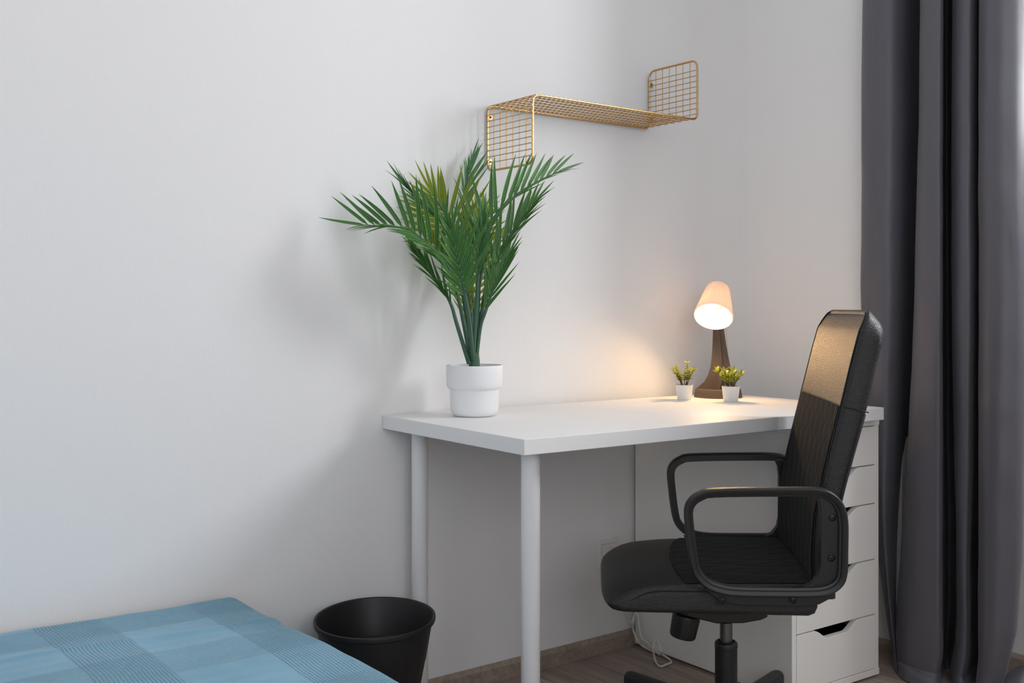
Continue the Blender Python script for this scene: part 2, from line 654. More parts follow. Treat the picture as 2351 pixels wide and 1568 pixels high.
# ================================================================== the room
def build_room():
    b = MB()
    b.box((ROOM_X0 - 0.2, WALL_Y, -0.1), (NICHE_X + 0.3, WALL_Y + 0.12, ROOM_H), M['wall'])
    struct(b.build('wall_back', smooth=0))
    b = MB()     # the right wall keeps an opening that forms the window niche
    b.box((WALL_X, NICHE_Y0, 0), (NICHE_X + 0.16, WALL_Y, ROOM_H), M['wall'])
    b.box((WALL_X, ROOM_Y0, 0), (NICHE_X + 0.16, NICHE_Y1, ROOM_H), M['wall'])
    b.box((WALL_X, NICHE_Y1, WIN_Z1 + 0.05), (NICHE_X + 0.16, NICHE_Y0, ROOM_H), M['wall'])
    b.box((NICHE_X, NICHE_Y1, 0), (NICHE_X + 0.16, NICHE_Y0, WIN_Z0 - 0.04), M['wall'])
    struct(b.build('wall_right', smooth=0))
    b = MB()
    b.box((ROOM_X0 - 0.12, ROOM_Y0, 0), (ROOM_X0, WALL_Y, ROOM_H), M['wall'])
    struct(b.build('wall_left', smooth=0))
    b = MB()
    y0, y1 = ROOM_Y0 - 0.12, ROOM_Y0
    b.box((ROOM_X0 - 0.12, y0, 0), (-2.45, y1, ROOM_H), M['wall'])
    b.box((-0.65, y0, 0), (NICHE_X + 0.16, y1, ROOM_H), M['wall'])
    b.box((-2.45, y0, 0), (-0.65, y1, 0.85), M['wall'])
    b.box((-2.45, y0, 2.57), (-0.65, y1, ROOM_H), M['wall'])
    struct(b.build('wall_front', smooth=0))
    b = MB()
    b.box((ROOM_X0 - 0.12, ROOM_Y0 - 0.12, -0.08), (NICHE_X + 0.16, WALL_Y, 0), M['floor'])
    struct(b.build('floor', smooth=0))
    b = MB()
    b.box((ROOM_X0 - 0.12, ROOM_Y0 - 0.12, ROOM_H), (NICHE_X + 0.16, WALL_Y, ROOM_H + 0.08), M['ceil'])
    struct(b.build('ceiling', smooth=0))

    bh, bt = 0.048, 0.014
    sec = [(0, 0), (bt, 0), (bt, bh - 0.010), (bt * 0.35, bh), (0, bh)]
    b = MB()
    b.prism(sec, lambda t, z: (ROOM_X0, WALL_Y - t, z), lambda t, z: (WALL_X, WALL_Y - t, z), M['base'])
    struct(b.build('baseboard_back', smooth=0))
    b = MB()
    b.prism(sec, lambda t, z: (WALL_X - t, WALL_Y - bt, z), lambda t, z: (WALL_X - t, NICHE_Y0 + 0.005, z), M['base'])
    struct(b.build('baseboard_right', smooth=0))
    b = MB()
    b.prism(sec, lambda t, z: (NICHE_X - t, NICHE_Y0, z), lambda t, z: (NICHE_X - t, NICHE_Y1, z), M['base'])
    struct(b.build('baseboard_niche', smooth=0))

    # window in the niche, behind the curtain
    def window(name, mapp, u0, u1):
        f = MB()
        t = 0.055
        um = (u0 + u1) / 2
        for (a0, a1, c0, c1) in ((u0, u0 + t, WIN_Z0, WIN_Z1), (u1 - t, u1, WIN_Z0, WIN_Z1), (u0 + t, u1 - t, WIN_Z0, WIN_Z0 + t), (u0 + t, u1 - t, WIN_Z1 - t, WIN_Z1), (um - 0.03, um + 0.03, WIN_Z0 + t, WIN_Z1 - t)):
            p, q = mapp(a0, 0.0), mapp(a1, 0.05)
            f.box((min(p[0], q[0]), min(p[1], q[1]), c0), (max(p[0], q[0]), max(p[1], q[1]), c1), M['frame'])
        fo = struct(f.build(name, smooth=0, bevel=0.004))
        g = MB()
        p, q = mapp(u0 + t, 0.022), mapp(u1 - t, 0.028)
        g.box((min(p[0], q[0]), min(p[1], q[1]), WIN_Z0 + t), (max(p[0], q[0]), max(p[1], q[1]), WIN_Z1 - t), M['pane'])
        g.build('pane', fo, smooth=0)
        return fo
    window('window_1', lambda u, t: (NICHE_X + 0.03 + t, u), NICHE_Y1 + 0.002, NICHE_Y0 - 0.002)
    window('window_added', lambda u, t: (u, ROOM_Y0 - 0.09 + t), -2.448, -0.652)  # unseen rear window, made up to go with the added fill lamp
    s = MB()
    s.box((NICHE_X - 0.03, NICHE_Y1 + 0.003, WIN_Z0 - 0.04), (NICHE_X + 0.03, NICHE_Y0 - 0.003, WIN_Z0 - 0.001), M['frame'])
    struct(s.build('trim_1', smooth=0, bevel=0.004))


# ================================================================== desk
DESK_RZ = -0.0359
DESK_L, DESK_D, DESK_T, DESK_H = 1.1995, 0.60, 0.0335, 0.7372


def build_desk():
    t = thing('desk', 'white desk with straight white top and round metal legs against the back wall', 'desk', (0, 0, 0), DESK_RZ)
    b = MB()
    b.box((0, -DESK_D, DESK_H - DESK_T), (DESK_L, 0, DESK_H), M['white'])
    b.build('tabletop', t, smooth=30, bevel=0.0016)
    for (x, y) in ((0.068, -0.530), (0.068, -0.068)):
        b = MB()
        r = 0.0205
        top = DESK_H - DESK_T
        b.lathe([(r * 0.9, 0.0), (r, 0.004), (r, top - 0.002), (r, top)], M['wmetal'], 40, (x, y, 0))
        lg = b.build('leg', t)
        b = MB()
        b.lathe([(0.036, top - 0.005), (0.036, top - 0.0002)], M['steel'], 32, (x + 0.012, y, 0))
        b.box((x - 0.02, y - 0.032, top - 0.004), (x + 0.058, y - 0.018, top - 0.0003), M['steel'])
        b.build('mounting_plate', lg)
    return t


# ================================================================== drawer cabinet
def build_cabinet():
    W, D, H = 0.362, 0.588, DESK_H - DESK_T - 0.0005
    t = thing('drawer_cabinet', 'white drawer unit with five drawers under the right end of the desk', 'drawer unit', (1.2039, -0.6108, 0), -0.0321)
    z0 = 0.006
    sd = 0.0165
    b = MB(); b.box((-W, 0, z0), (0.0, D, z0 + 0.0175), M['cab']); b.build('base_panel', t, 30, 0.0012)
    b = MB(); b.box((-W, 0, H - 0.0175), (0.0, D, H), M['cab']); b.build('top_panel', t, 30, 0.0012)
    zb, zt = z0 + 0.0175, H - 0.0175
    for x in (-W + 0.001, -0.0015 - sd):
        b = MB(); b.box((x, 0.0015, zb), (x + sd, D - 0.001, zt), M['cab']); b.build('side_panel', t, 30, 0.001)
    b = MB(); b.box((-W + 0.001 + sd, D - 0.010, zb), (-0.0015 - sd, D - 0.003, zt), M['cab']); b.build('back_panel', t, 30)
    seams = [zt - 0.001, 0.5782, 0.4735, 0.3217, 0.1721, zb + 0.0005]
    xl, xr = -W + 0.001 + sd + 0.001, -0.0015 - sd - 0.001
    cx = (xl + xr) / 2
    g = 0.0016
    for i in range(5):
        a, c = seams[i + 1] + g, seams[i] - g
        poly = [(xl, a), (xr, a), (xr, c)]
        # hand grip cut into the upper edge
        if i > 0:
            dp = 0.0255
            hw, bw = 0.094, 0.036
            pts = []
            for k in range(0, 15):
                s = k / 14
                pts.append((cx + hw - (hw - bw) * s, c - dp * (s * s * (3 - 2 * s))))
            poly += pts + [(2 * cx - p[0], p[1]) for p in reversed(pts)]
        poly += [(xl, c)]
        b = MB()
        b.prism(poly, lambda x, z: (x, 0.0005, z), lambda x, z: (x, 0.0175, z), M['cab'])
        dr = b.build('drawer', t, 30, 0.0008)
        b = MB()
        bx = 0.012
        b.box((xl + bx, 0.0176, a + 0.004), (xl + bx + 0.01, D - 0.05, c - 0.045), M['dark'])
        b.box((xr - bx - 0.01, 0.0176, a + 0.004), (xr - bx, D - 0.05, c - 0.045), M['dark'])
        b.box((xl + bx, 0.0176, a + 0.004), (xr - bx, D - 0.05, a + 0.008), M['dark'])
        b.box((xl + bx, D - 0.06, a + 0.004), (xr - bx, D - 0.05, c - 0.045), M['dark'])
        b.build('drawer_box', dr, 0)
    return t


# ================================================================== wire shelf
def build_shelf():
    x0, x1, ya, yb, zs, zl, zh = 0.3232, 0.9298, -0.0035, -0.1971, 1.5464, 1.3707, 1.7192
    t = thing('wire_wall_shelf', 'gold wire shelf bent in a Z shape, screwed to the wall above the palm', 'shelf', (x0, 0, zs))
    O = Vector((x0, 0, zs))

    def profile(y, rad, n=6, dz=0.0):
        pts = [(x0, y, zl), (x0, y, zs), (x1, y, zs), (x1, y, zh)]
        out = [Vector(pts[0])]
        for i in (1, 2):
            p, a, c = Vector(pts[i]), Vector(pts[i - 1]), Vector(pts[i + 1])
            q0, q1 = p + (a - p).normalized() * rad, p + (c - p).normalized() * rad
            for k in range(n + 1):
                s = k / n
                out.append((1 - s) ** 2 * q0 + 2 * s * (1 - s) * p + s * s * q1)
        out.append(Vector(pts[3]))
        return out
    # closed frame rod
    rc = 0.024
    front, back = profile(yb, 0.022), profile(ya, 0.022)
    loop = []

    def corner(p, a, c):
        p, a, c = Vector(p), Vector(a), Vector(c)
        q0, q1 = p + (a - p).normalized() * rc, p + (c - p).normalized() * rc
        return [(1 - s) ** 2 * q0 + 2 * s * (1 - s) * p + s * s * q1 for s in [k / 6 for k in range(7)]]
    loop += corner(front[0], back[0], front[1])
    loop += front[1:-1]
    loop += corner(front[-1], front[-2], back[-1])
    loop += corner(back[-1], front[-1], back[-2])
    loop += list(reversed(back[1:-1]))
    loop += corner(back[0], back[1], front[0])
    b = MB()
    b.tube([p - O for p in loop], 0.0030, M['gold'], 10, closed=True)
    b.build('frame_rod', t)
    # welded grid of thin wires
    b = MB()
    for k in range(1, 7):
        y = yb + (ya - yb) * k / 7
        b.tube([p - O + Vector((0, 0, 0.0)) for p in profile(y, 0.020)], 0.00125, M['gold'], 6)
    path = profile(yb, 0.022, 10)
    seglen = [0.0]
    for i in range(1, len(path)):
        seglen.append(seglen[-1] + (path[i] - path[i - 1]).length)
    total = seglen[-1]
    s = 0.0215
    while s < total - 0.018:
        p = Vector((interp(s, seglen, [q.x for q in path]), 0, interp(s, seglen, [q.z for q in path])))
        i = max(j for j in range(len(seglen)) if seglen[j] <= s)
        tg = (path[min(i + 1, len(path) - 1)] - path[i]).normalized()
        nr = Vector((-tg.z, 0, tg.x))
        p = p + nr * 0.0024 - O
        b.tube([p + Vector((0, yb - 0.002, 0)), p + Vector((0, ya + 0.002, 0))], 0.00125, M['gold'], 6)
        s += 0.01585
    b.build('wire_grid', t)
    for (x, z, sx) in ((x0, zs - 0.030, 1), (x0, zl + 0.026, 1), (x1, zh - 0.040, -1), (x1, zs + 0.030, -1)):
        b = MB()
        mt = Matrix.Rotation(R(90), 3, 'X')
        c = Vector((x + 0.009 * 1, ya + 0.001, z)) - O
        b.lathe([(0.0022, -0.001), (0.0075, -0.001), (0.0075, 0.001), (0.0022, 0.001)], M['gold'], 20, c, mt, closed_profile=True)
        e = b.build('mounting_eyelet', t)
        b = MB()
        b.lathe([(0.0, 0.0032), (0.003, 0.0026), (0.0036, 0.0), (0.0034, -0.003)], M['golddark'], 16, c, mt)
        b.build('screw', e)
    return t


# ================================================================== potted palm
POT = Vector((0.1754, -0.1491, DESK_H))


def blade(b, base, d, nrm, L, W, m, droop=0.0, curl=0.0, nseg=7, fold=0.18, ymax=-0.0055 - (-0.1491)):
    """one lanceolate leaflet with a raised fold along its midrib"""
    d = d.normalized()
    nrm = (nrm - d * nrm.dot(d)).normalized()
    side = d.cross(nrm)
    vs, fs, uvs = [], [], []
    for i in range(nseg + 1):
        t = i / nseg
        wdt = W * (min(1.0, (t / 0.16) ** 0.7) if t < 0.16 else 1.0) * (1 - max(0, (t - 0.38) / 0.62) ** 1.7)
        wdt = max(wdt, W * 0.03)
        c = base + d * (L * t) + nrm * (-droop * L * t * t) + side * (curl * L * t * t)
        for (s, f, u) in ((-0.5, 1, 0.0), (0, 0, 0.5), (0.5, 1, 1.0)):
            p = c + side * (wdt * s) + nrm * (wdt * fold * f)
            if p.y > ymax:
                p.y = ymax - 0.0008 * ((i * 3 + s * 2) % 2)
            vs.append(p)
            uvs.append((u, t))
    for i in range(nseg):
        for k in range(2):
            a = i * 3 + k
            fs.append((a, a + 1, a + 4, a + 3))
    b.add(vs, fs, m, uvs)


def build_palm():
    t = thing('potted_palm', 'tall artificial palm with feathery green fronds in a stepped white pot', 'plant', POT)
    b = MB()
    prof = [(0.0, 0.0), (0.046, 0.0), (0.0545, 0.004), (0.0585, 0.011), (0.0600, 0.020), (0.0608, 0.062), (0.0612, 0.066), (0.0660, 0.069), (0.0690, 0.075), (0.0697, 0.084),
            (0.0700, 0.124), (0.0692, 0.1262), (0.0676, 0.1262), (0.0668, 0.1235), (0.0660, 0.085), (0.0560, 0.066), (0.0, 0.066)]
    b.lathe(prof, M['pot'], 96)
    b.build('pot', t, 50)
    b = MB()
    b.lathe([(0.0, 0.0662), (0.055, 0.0663), (0.0605, 0.070), (0.0605, 0.078), (0.0, 0.082)], M['soil'], 40)
    b.build('soil', t)
    b = MB()
    b.lathe([(0.0150, 0.070), (0.0142, 0.12), (0.0138, 0.136), (0.0120, 0.150), (0.0122, 0.152), (0.0095, 0.160), (0.004, 0.175)], M['trunk'], 24)
    b.build('trunk', t, 45)

    # fronds: rachis points (photo x, photo y, distance from the wall), first leaflet index, size, lie of the two rows
    G_, B_, Y_ = 'leaf', 'leafb', 'leafy'
    FR = [
        # long frond to the left
        dict(p=[(1080, 826, -.149), (1070, 770, -.155), (1060, 720, -.163), (1053, 690, -.170), (1023, 604, -.185), (965, 547, -.175), (929, 525, -.155), (893, 520, -.135), (868, 519, -.115), (838, 516, -.102)],
             s=3, n=20, L=.178, W=.0118, f1=76, f2=6, a0=50, a1=36, l1=.72, m=G_),
        # second frond up and to the left
        dict(p=[(1083, 822, -.149), (1078, 740, -.150), (1068, 650, -.150), (1044, 557, -.145), (1017, 516, -.135), (969, 469, -.112), (935, 430, -.10)],
             s=2, n=15, L=.130, W=.0105, f1=72, f2=62, a0=42, a1=10, l1=1.0, m=B_),
        # bright frond fanned out in front of the wall
        dict(p=[(1086, 822, -.145), (1080, 700, -.120), (1062, 575, -.090), (1035, 510, -.072), (1017, 483, -.062), (1003, 461, -.055), (994, 446, -.050)],
             s=2, n=12, L=.160, W=.0112, f1=0, f2=0, a0=84, a1=12, l1=1.0, m=Y_),
        # upright frond beside the shelf
        dict(p=[(1089, 822, -.145), (1086, 700, -.120), (1072, 560, -.080), (1063, 476, -.052), (1070, 425, -.040), (1075, 395, -.034), (1081, 372, -.030)],
             s=3, n=10, L=.125, W=.0085, f1=52, f2=22, a0=36, a1=12, l1=.60, m=B_),
        # long frond to the right
        dict(p=[(1091, 822, -.149), (1096, 730, -.153), (1101, 640, -.160), (1115, 546, -.172), (1144, 487, -.182), (1169, 462, -.188), (1193, 442, -.192), (1218, 426, -.195), (1245, 411, -.195), (1278, 396, -.195)],
             s=2, n=17, L=.162, W=.0112, f1=6, f2=72, a0=42, a1=20, l2=.72, m=G_),
        # second frond to the right
        dict(p=[(1093, 824, -.150), (1103, 740, -.157), (1120, 640, -.172), (1140, 590, -.180), (1161, 556, -.187), (1187, 517, -.192), (1207, 490, -.196), (1226, 466, -.198)],
             s=2, n=14, L=.142, W=.0098, f1=8, f2=60, a0=32, a1=12, l2=.9, m=G_),
        # low frond to the right
        dict(p=[(1092, 834, -.152), (1097, 790, -.160), (1104, 745, -.170), (1114, 717, -.180), (1133, 661, -.192), (1146, 631, -.197), (1158, 606, -.200), (1166, 588, -.202)],
             s=3, n=11, L=.118, W=.0085, f1=18, f2=45, a0=30, a1=12, m=G_),
        # low frond to the left
        dict(p=[(1077, 834, -.152), (1066, 800, -.157), (1047, 738, -.163), (1037, 703, -.165), (1022, 673, -.165), (995, 635, -.160), (968, 597, -.155), (950, 570, -.150)],
             s=3, n=14, L=.090, W=.0075, f1=55, f2=45, a0=24, a1=10, m=G_),
        # middle frond that faces the room
        dict(p=[(1086, 824, -.155), (1092, 720, -.175), (1097, 640, -.190), (1102, 570, -.200), (1108, 500, -.205)],
             s=2, n=11, L=.105, W=.0110, f1=45, f2=55, a0=28, a1=10, m=B_),
        # bright frond in the middle
        dict(p=[(1086, 822, -.140), (1076, 700, -.115), (1068, 620, -.100), (1080, 560, -.090), (1098, 510, -.082), (1112, 480, -.078)],
             s=2, n=11, L=.125, W=.0105, f1=10, f2=-10, a0=50, a1=20, m=Y_),
        # shaded frond behind, to the right
        dict(p=[(1090, 822, -.142), (1094, 720, -.120), (1104, 640, -.105), (1124, 580, -.095), (1146, 540, -.088)],
             s=1, n=12, L=.092, W=.0085, f1=10, f2=0, a0=38, a1=16, m=Y_),
        # frond behind, to the left
        dict(p=[(1084, 824, -.142), (1072, 740, -.125), (1058, 660, -.110), (1030, 600, -.100), (1000, 556, -.092)],
             s=1, n=12, L=.088, W=.0095, f1=35, f2=15, a0=36, a1=16, m=Y_),
        # frond leaning out to the room, left of the middle
        dict(p=[(1085, 826, -.157), (1078, 740, -.190), (1068, 680, -.215), (1056, 620, -.235), (1042, 560, -.245), (1030, 520, -.250)],
             s=2, n=12, L=.098, W=.0115, f1=40, f2=30, a0=40, a1=14, m=G_),
    ]
    rng = random.Random(11)
    for fi, F in enumerate(FR):
        pts = [at_y(px, py, y) for (px, py, y) in F['p']]
        start_pt = pts[F['s']]
        dense = catmull(pts, 8)
        si = F['s'] * 8
        N = len(dense)
        b = MB()
        rad = [0.0050 * (1 - i / (N - 1)) ** 0.8 + 0.0009 for i in range(N)]
        b.tube([p - POT for p in dense], rad, M['trunk'], 8)
        m = M[F['m']]
        cum = [0.0]
        for i in range(si + 1, N):
            cum.append(cum[-1] + (dense[i] - dense[i - 1]).length)
        tot = cum[-1]
        n = F['n']
        for k in range(n):
            for side in (1, 2):
                q_ = (k + (0.5 if side == 2 else 0.25)) / n
                s = tot * q_
                j = max(q for q in range(len(cum)) if cum[q] <= s)
                j2 = min(j + 1, len(cum) - 1)
                fr = 0 if j2 == j else (s - cum[j]) / (cum[j2] - cum[j])
                p = dense[si + j].lerp(dense[si + j2], fr)
                T = (dense[min(si + j + 2, N - 1)] - dense[max(si + j - 2, 0)]).normalized()
                Wd = (CAM - p).normalized()
                Wd = (Wd - T * Wd.dot(T)).normalized()
                V = Wd.cross(T).normalized()
                if side == 2:
                    V = -V
                ph = R(F['f1'] if side == 1 else F['f2']) + R(rng.uniform(-7, 7))
                lat = V * math.cos(ph) + Wd * math.sin(ph)
                a = R(F['a0'] + (F['a1'] - F['a0']) * q_ + rng.uniform(-4, 4))
                d = T * math.cos(a) + lat * math.sin(a)
                nrm = Wd * math.cos(ph) - V * math.sin(ph)
                env = (0.62 + 0.38 * math.sin(math.pi * min(1, q_ * 1.15 + 0.12))) * (F.get('l1', 1) if side == 1 else F.get('l2', 1))
                blade(b, p - POT, d, nrm, F['L'] * env * rng.uniform(.92, 1.06), F['W'] * (0.7 + 0.3 * math.sin(math.pi * q_)), m,
                      droop=rng.uniform(-.02, .13), curl=rng.uniform(-.02, .12) * (1 if side == 1 else -1))
        # leaflets that close the tip
        T = (dense[-1] - dense[-4]).normalized()
        Wd = (CAM - dense[-1]).normalized()
        blade(b, dense[-1] - POT, T, Wd, F['L'] * .62, F['W'] * .6, m, curl=0.05)
        b.build('frond', t, 60)
    # the wall is at y = 0.002: keep every tip in front of it
    for c in t.children:
        for v in c.data.vertices:
            if v.co.y + POT.y > -0.003:
                v.co.y = -0.003 - POT.y
    return t


# ================================================================== small plants
def build_small_plant(loc, label, kind, seed):
    t = thing('potted_plant', label, 'plant', loc)
    rng = random.Random(seed)
    k = 1.0
    rt, rb, h = 0.0256, 0.0205, 0.0440
    b = MB()
    b.lathe([(0, 0.0), (rb - 0.001, 0), (rb, 0.001), (rt, h - 0.0006), (rt - 0.0006, h), (rt - 0.0018, h), (rt - 0.0024, h - 0.004), (0, h - 0.0045)], M['pot'], 48)
    b.build('pot', t, 50)
    b = MB()
    b.lathe([(rt - 0.0028, h - 0.0045), (rt - 0.003, h - 0.003), (0.0, h - 0.0015)], M['twig'], 24)
    b.build('soil', t)
    if kind == 'fine':
        stems = 9
        for i in range(stems):
            a = 2 * math.pi * i / stems + rng.uniform(-.3, .3)
            sp = rng.uniform(.25, .62) if i else 0.05
            H = rng.uniform(.040, .062) if i else .072
            base = Vector((math.cos(a) * .008, math.sin(a) * .008, h - 0.003))
            pts = [base + Vector((math.cos(a) * sp * H * s ** 1.2, math.sin(a) * sp * H * s ** 1.2, H * (s - 0.12 * s * s))) for s in [q / 6 for q in range(7)]]
            b = MB()
            b.tube(pts, [0.0011] * 4 + [0.0008] * 3, M['twig'], 6)
            for q in range(2, 7):
                for w_ in range(4):
                    an = w_ * math.pi / 2 + q * .8 + rng.uniform(-.3, .3)
                    d = Vector((math.cos(an), math.sin(an), rng.uniform(.25, .8)))
                    blade(b, pts[q], d, Vector((0, 0, 1)), rng.uniform(.013, .019), .0066, M['leaf1'], droop=.15, nseg=5, fold=.1)
            blade(b, pts[-1], Vector((rng.uniform(-.3, .3), rng.uniform(-.3, .3), 1)), Vector((1, 0, 0)), .011, .005, M['leaf1'], nseg=5)
            b.build('sprig', t, 60)
    else:
        stems = 9
        for i in range(stems):
            a = 2 * math.pi * i / stems + rng.uniform(-.3, .3)
            sp = rng.uniform(.35, .75) if i else 0.05
            H = rng.uniform(.030, .050) if i else .050
            base = Vector((math.cos(a) * .008, math.sin(a) * .008, h - 0.003))
            pts = [base + Vector((math.cos(a) * sp * H * s ** 1.2, math.sin(a) * sp * H * s ** 1.2, H * (s - 0.12 * s * s))) for s in [q / 5 for q in range(6)]]
            b = MB()
            b.tube(pts, 0.0010, M['twig'], 6)
            for q in (2, 3, 4, 5):
                for w_ in range(2):
                    an = w_ * math.pi + q * 1.57 + a + rng.uniform(-.4, .4)
                    d = Vector((math.cos(an) * .8, math.sin(an) * .8, rng.uniform(.6, 1.3)))
                    blade(b, pts[q], d, Vector((math.cos(an + 3.14), math.sin(an + 3.14), .6)), rng.uniform(.020, .028), .0105, M['leaf2'], droop=.18, nseg=6, fold=.16)
            blade(b, pts[-1], Vector((math.cos(a) * .35, math.sin(a) * .35, 1)), Vector((1, 0, 0.2)), .020, .008, M['leaf2'], nseg=6)
            b.build('sprig', t, 60)
    return t


# ================================================================== desk lamp
LAMP = Vector((1.0658, -0.1368, DESK_H)) + CR * 0.0142


def build_lamp():
    t = thing('desk_lamp', 'lit desk lamp with ribbed white shade tilted on a brown-grey flared foot', 'lamp', LAMP)
    Z = Vector((0, 0, 1))

    def loc(u, v, z):          # u to the right in the photo, v away from the viewer
        return CR * u + CF * v + Z * z
    b = MB()
    rb = 0.0712
    ring = []
    prof = [(rb, 0.0), (rb, 0.002), (rb - 0.0035, 0.023), (rb - 0.006, 0.0265), (rb - 0.009, 0.0265), (rb - 0.012, 0.023), (rb - 0.014, 0.010), (0.0, 0.010)]
    b.lathe([(0, 0.0)] + prof, M['grey'], 72)
    b.build('base', t, 40)
    # flared foot: hollow shell whose front is cut open, so its section is a half moon with a ridge
    b = MB()
    zs = [0.012, 0.02, 0.030, 0.045, 0.065, 0.09, 0.122, 0.16, 0.20, 0.235, 0.262, 0.272]
    lf = [-0.061, -0.060, -0.055, -0.038, -0.0265, -0.0185, -0.0145, -0.012, -0.0105, -0.009, -0.007, -0.004]
    rg = [0.060, 0.059, 0.057, 0.053, 0.0475, 0.0415, 0.0350, 0.0285, 0.0235, 0.021, 0.018, 0.014]
    rings = []
    for z, l, r_ in zip(zs, lf, rg):
        cx, hw = (l + r_) / 2, (r_ - l) / 2
        lean = 0.016 + 0.012 * z / 0.27
        dep = 0.50 * hw
        sec = []
        n = 14
        for k in range(n + 1):                      # front face, slightly hollow on both sides of a central ridge
            s = -1 + 2 * k / n
            rid = 0.22 * math.exp(-((s - 0.15) / 0.10) ** 2) * min(hw, 0.02)
            grv = 0.16 * math.exp(-((s - 0.36) / 0.08) ** 2) * min(hw, 0.02)
            sec.append(loc(cx + hw * s, lean - dep * 0.25 * (1 - s * s) * 0.2 - rid + grv, z))
        for k in range(1, n):
            a = math.pi * k / n
            sec.append(loc(cx + hw * math.cos(a), lean + dep * math.sin(a) + 0.002, z))
        rings.append(sec)
    b.loft(rings, M['grey'])
    b.build('foot', t, 50)

    # shade: ribbed cone
    ax = (CR * -0.243 + Z * -0.73 - CF * 0.632).normalized()     # towards the opening
    oc = loc(-0.0250, -0.058, 0.2415)
    Ls, R1, R0 = 0.117, 0.0575, 0.0335
    tc = oc - ax * Ls
    xa = ax.orthogonal().normalized()
    ya = ax.cross(xa)
    seg = 44 * 6
    b = MB()
    vs, fs = [], []
    stations = [(0.0, R0 * 0.86, 0), (0.02, R0 * 0.97, 0.5), (0.06, R0 + 0.0008, 1), (0.12, None, 1), (0.55, None, 1), (0.97, None, 1), (1.0, None, 0.3)]
    for (s, rr, amp) in stations:
        r = rr if rr else R0 + (R1 - R0) * s
        for k in range(seg):
            a = 2 * math.pi * k / seg
            q = (k % 6) / 6
            rib = 0.0012 * math.cos(2 * math.pi * q) * amp
            vs.append(tc + ax * (Ls * s) + (xa * math.cos(a) + ya * math.sin(a)) * (r + rib))
    ns = len(stations)
    for (s, dr) in ((1.0, -0.0022), (0.5, -0.0022), (0.03, -0.0022)):
        r = R0 + (R1 - R0) * s + dr
        for k in range(seg):
            a = 2 * math.pi * k / seg
            vs.append(tc + ax * (Ls * s) + (xa * math.cos(a) + ya * math.sin(a)) * r)
    tot = ns + 3
    for i in range(tot - 1):
        for k in range(seg):
            k2 = (k + 1) % seg
            fs.append((i * seg + k, i * seg + k2, (i + 1) * seg + k2, (i + 1) * seg + k))
    fs.append(tuple(range(seg - 1, -1, -1)))
    fs.append(tuple(range((tot - 1) * seg, tot * seg)))
    b.add(vs, fs, M['shade'])
    b.build('lamp_shade', t, 50)
    # bulb inside
    b = MB()
    mt = Matrix((xa, ya, ax)).transposed()
    bl = tc + ax * 0.028
    b.lathe([(0.0125, -0.022), (0.0125, 0.0), (0.017, 0.010), (0.0205, 0.022), (0.019, 0.034), (0.012, 0.042), (0.0, 0.045)], M['bulb'], 32, bl, mt)
    b.build('bulb', t, 60)
    # hinge between foot and shade
    b = MB()
    b.tube([loc(0.004, 0.012, 0.262), loc(0.010, 0.024, 0.285), tc + ax * 0.020 + CF * 0.028], [0.012, 0.010, 0.009], M['grey'], 16)
    b.build('hinge', t, 60)
    # power cord behind the foot
    b = MB()
    b.tube(catmull([loc(0.018, 0.022, 0.245), loc(0.030, 0.034, 0.215), loc(0.036, 0.040, 0.15), loc(0.046, 0.05, 0.06), loc(0.055, 0.075, 0.004), loc(0.05, 0.092, 0.003)], 6), 0.0016, M['cord'], 8)
    b.build('power_cord', t, 60)
    # the light of the bulb
    d = bpy.data.lights.new('lamp_light', 'POINT')
    d.energy = 4.4
    d.color = (1.0, 0.63, 0.30)
    d.shadow_soft_size = 0.018
    lo = bpy.data.objects.new('lamp_light', d)
    lo.location = tc + ax * (0.028 + 0.055)
    lo.parent = t
    COL.objects.link(lo)
    return t


# ================================================================== office chair
CH_O = Vector((0.555, -0.632, 0))
CH_F = Vector((-0.74314, 0.66913, 0))


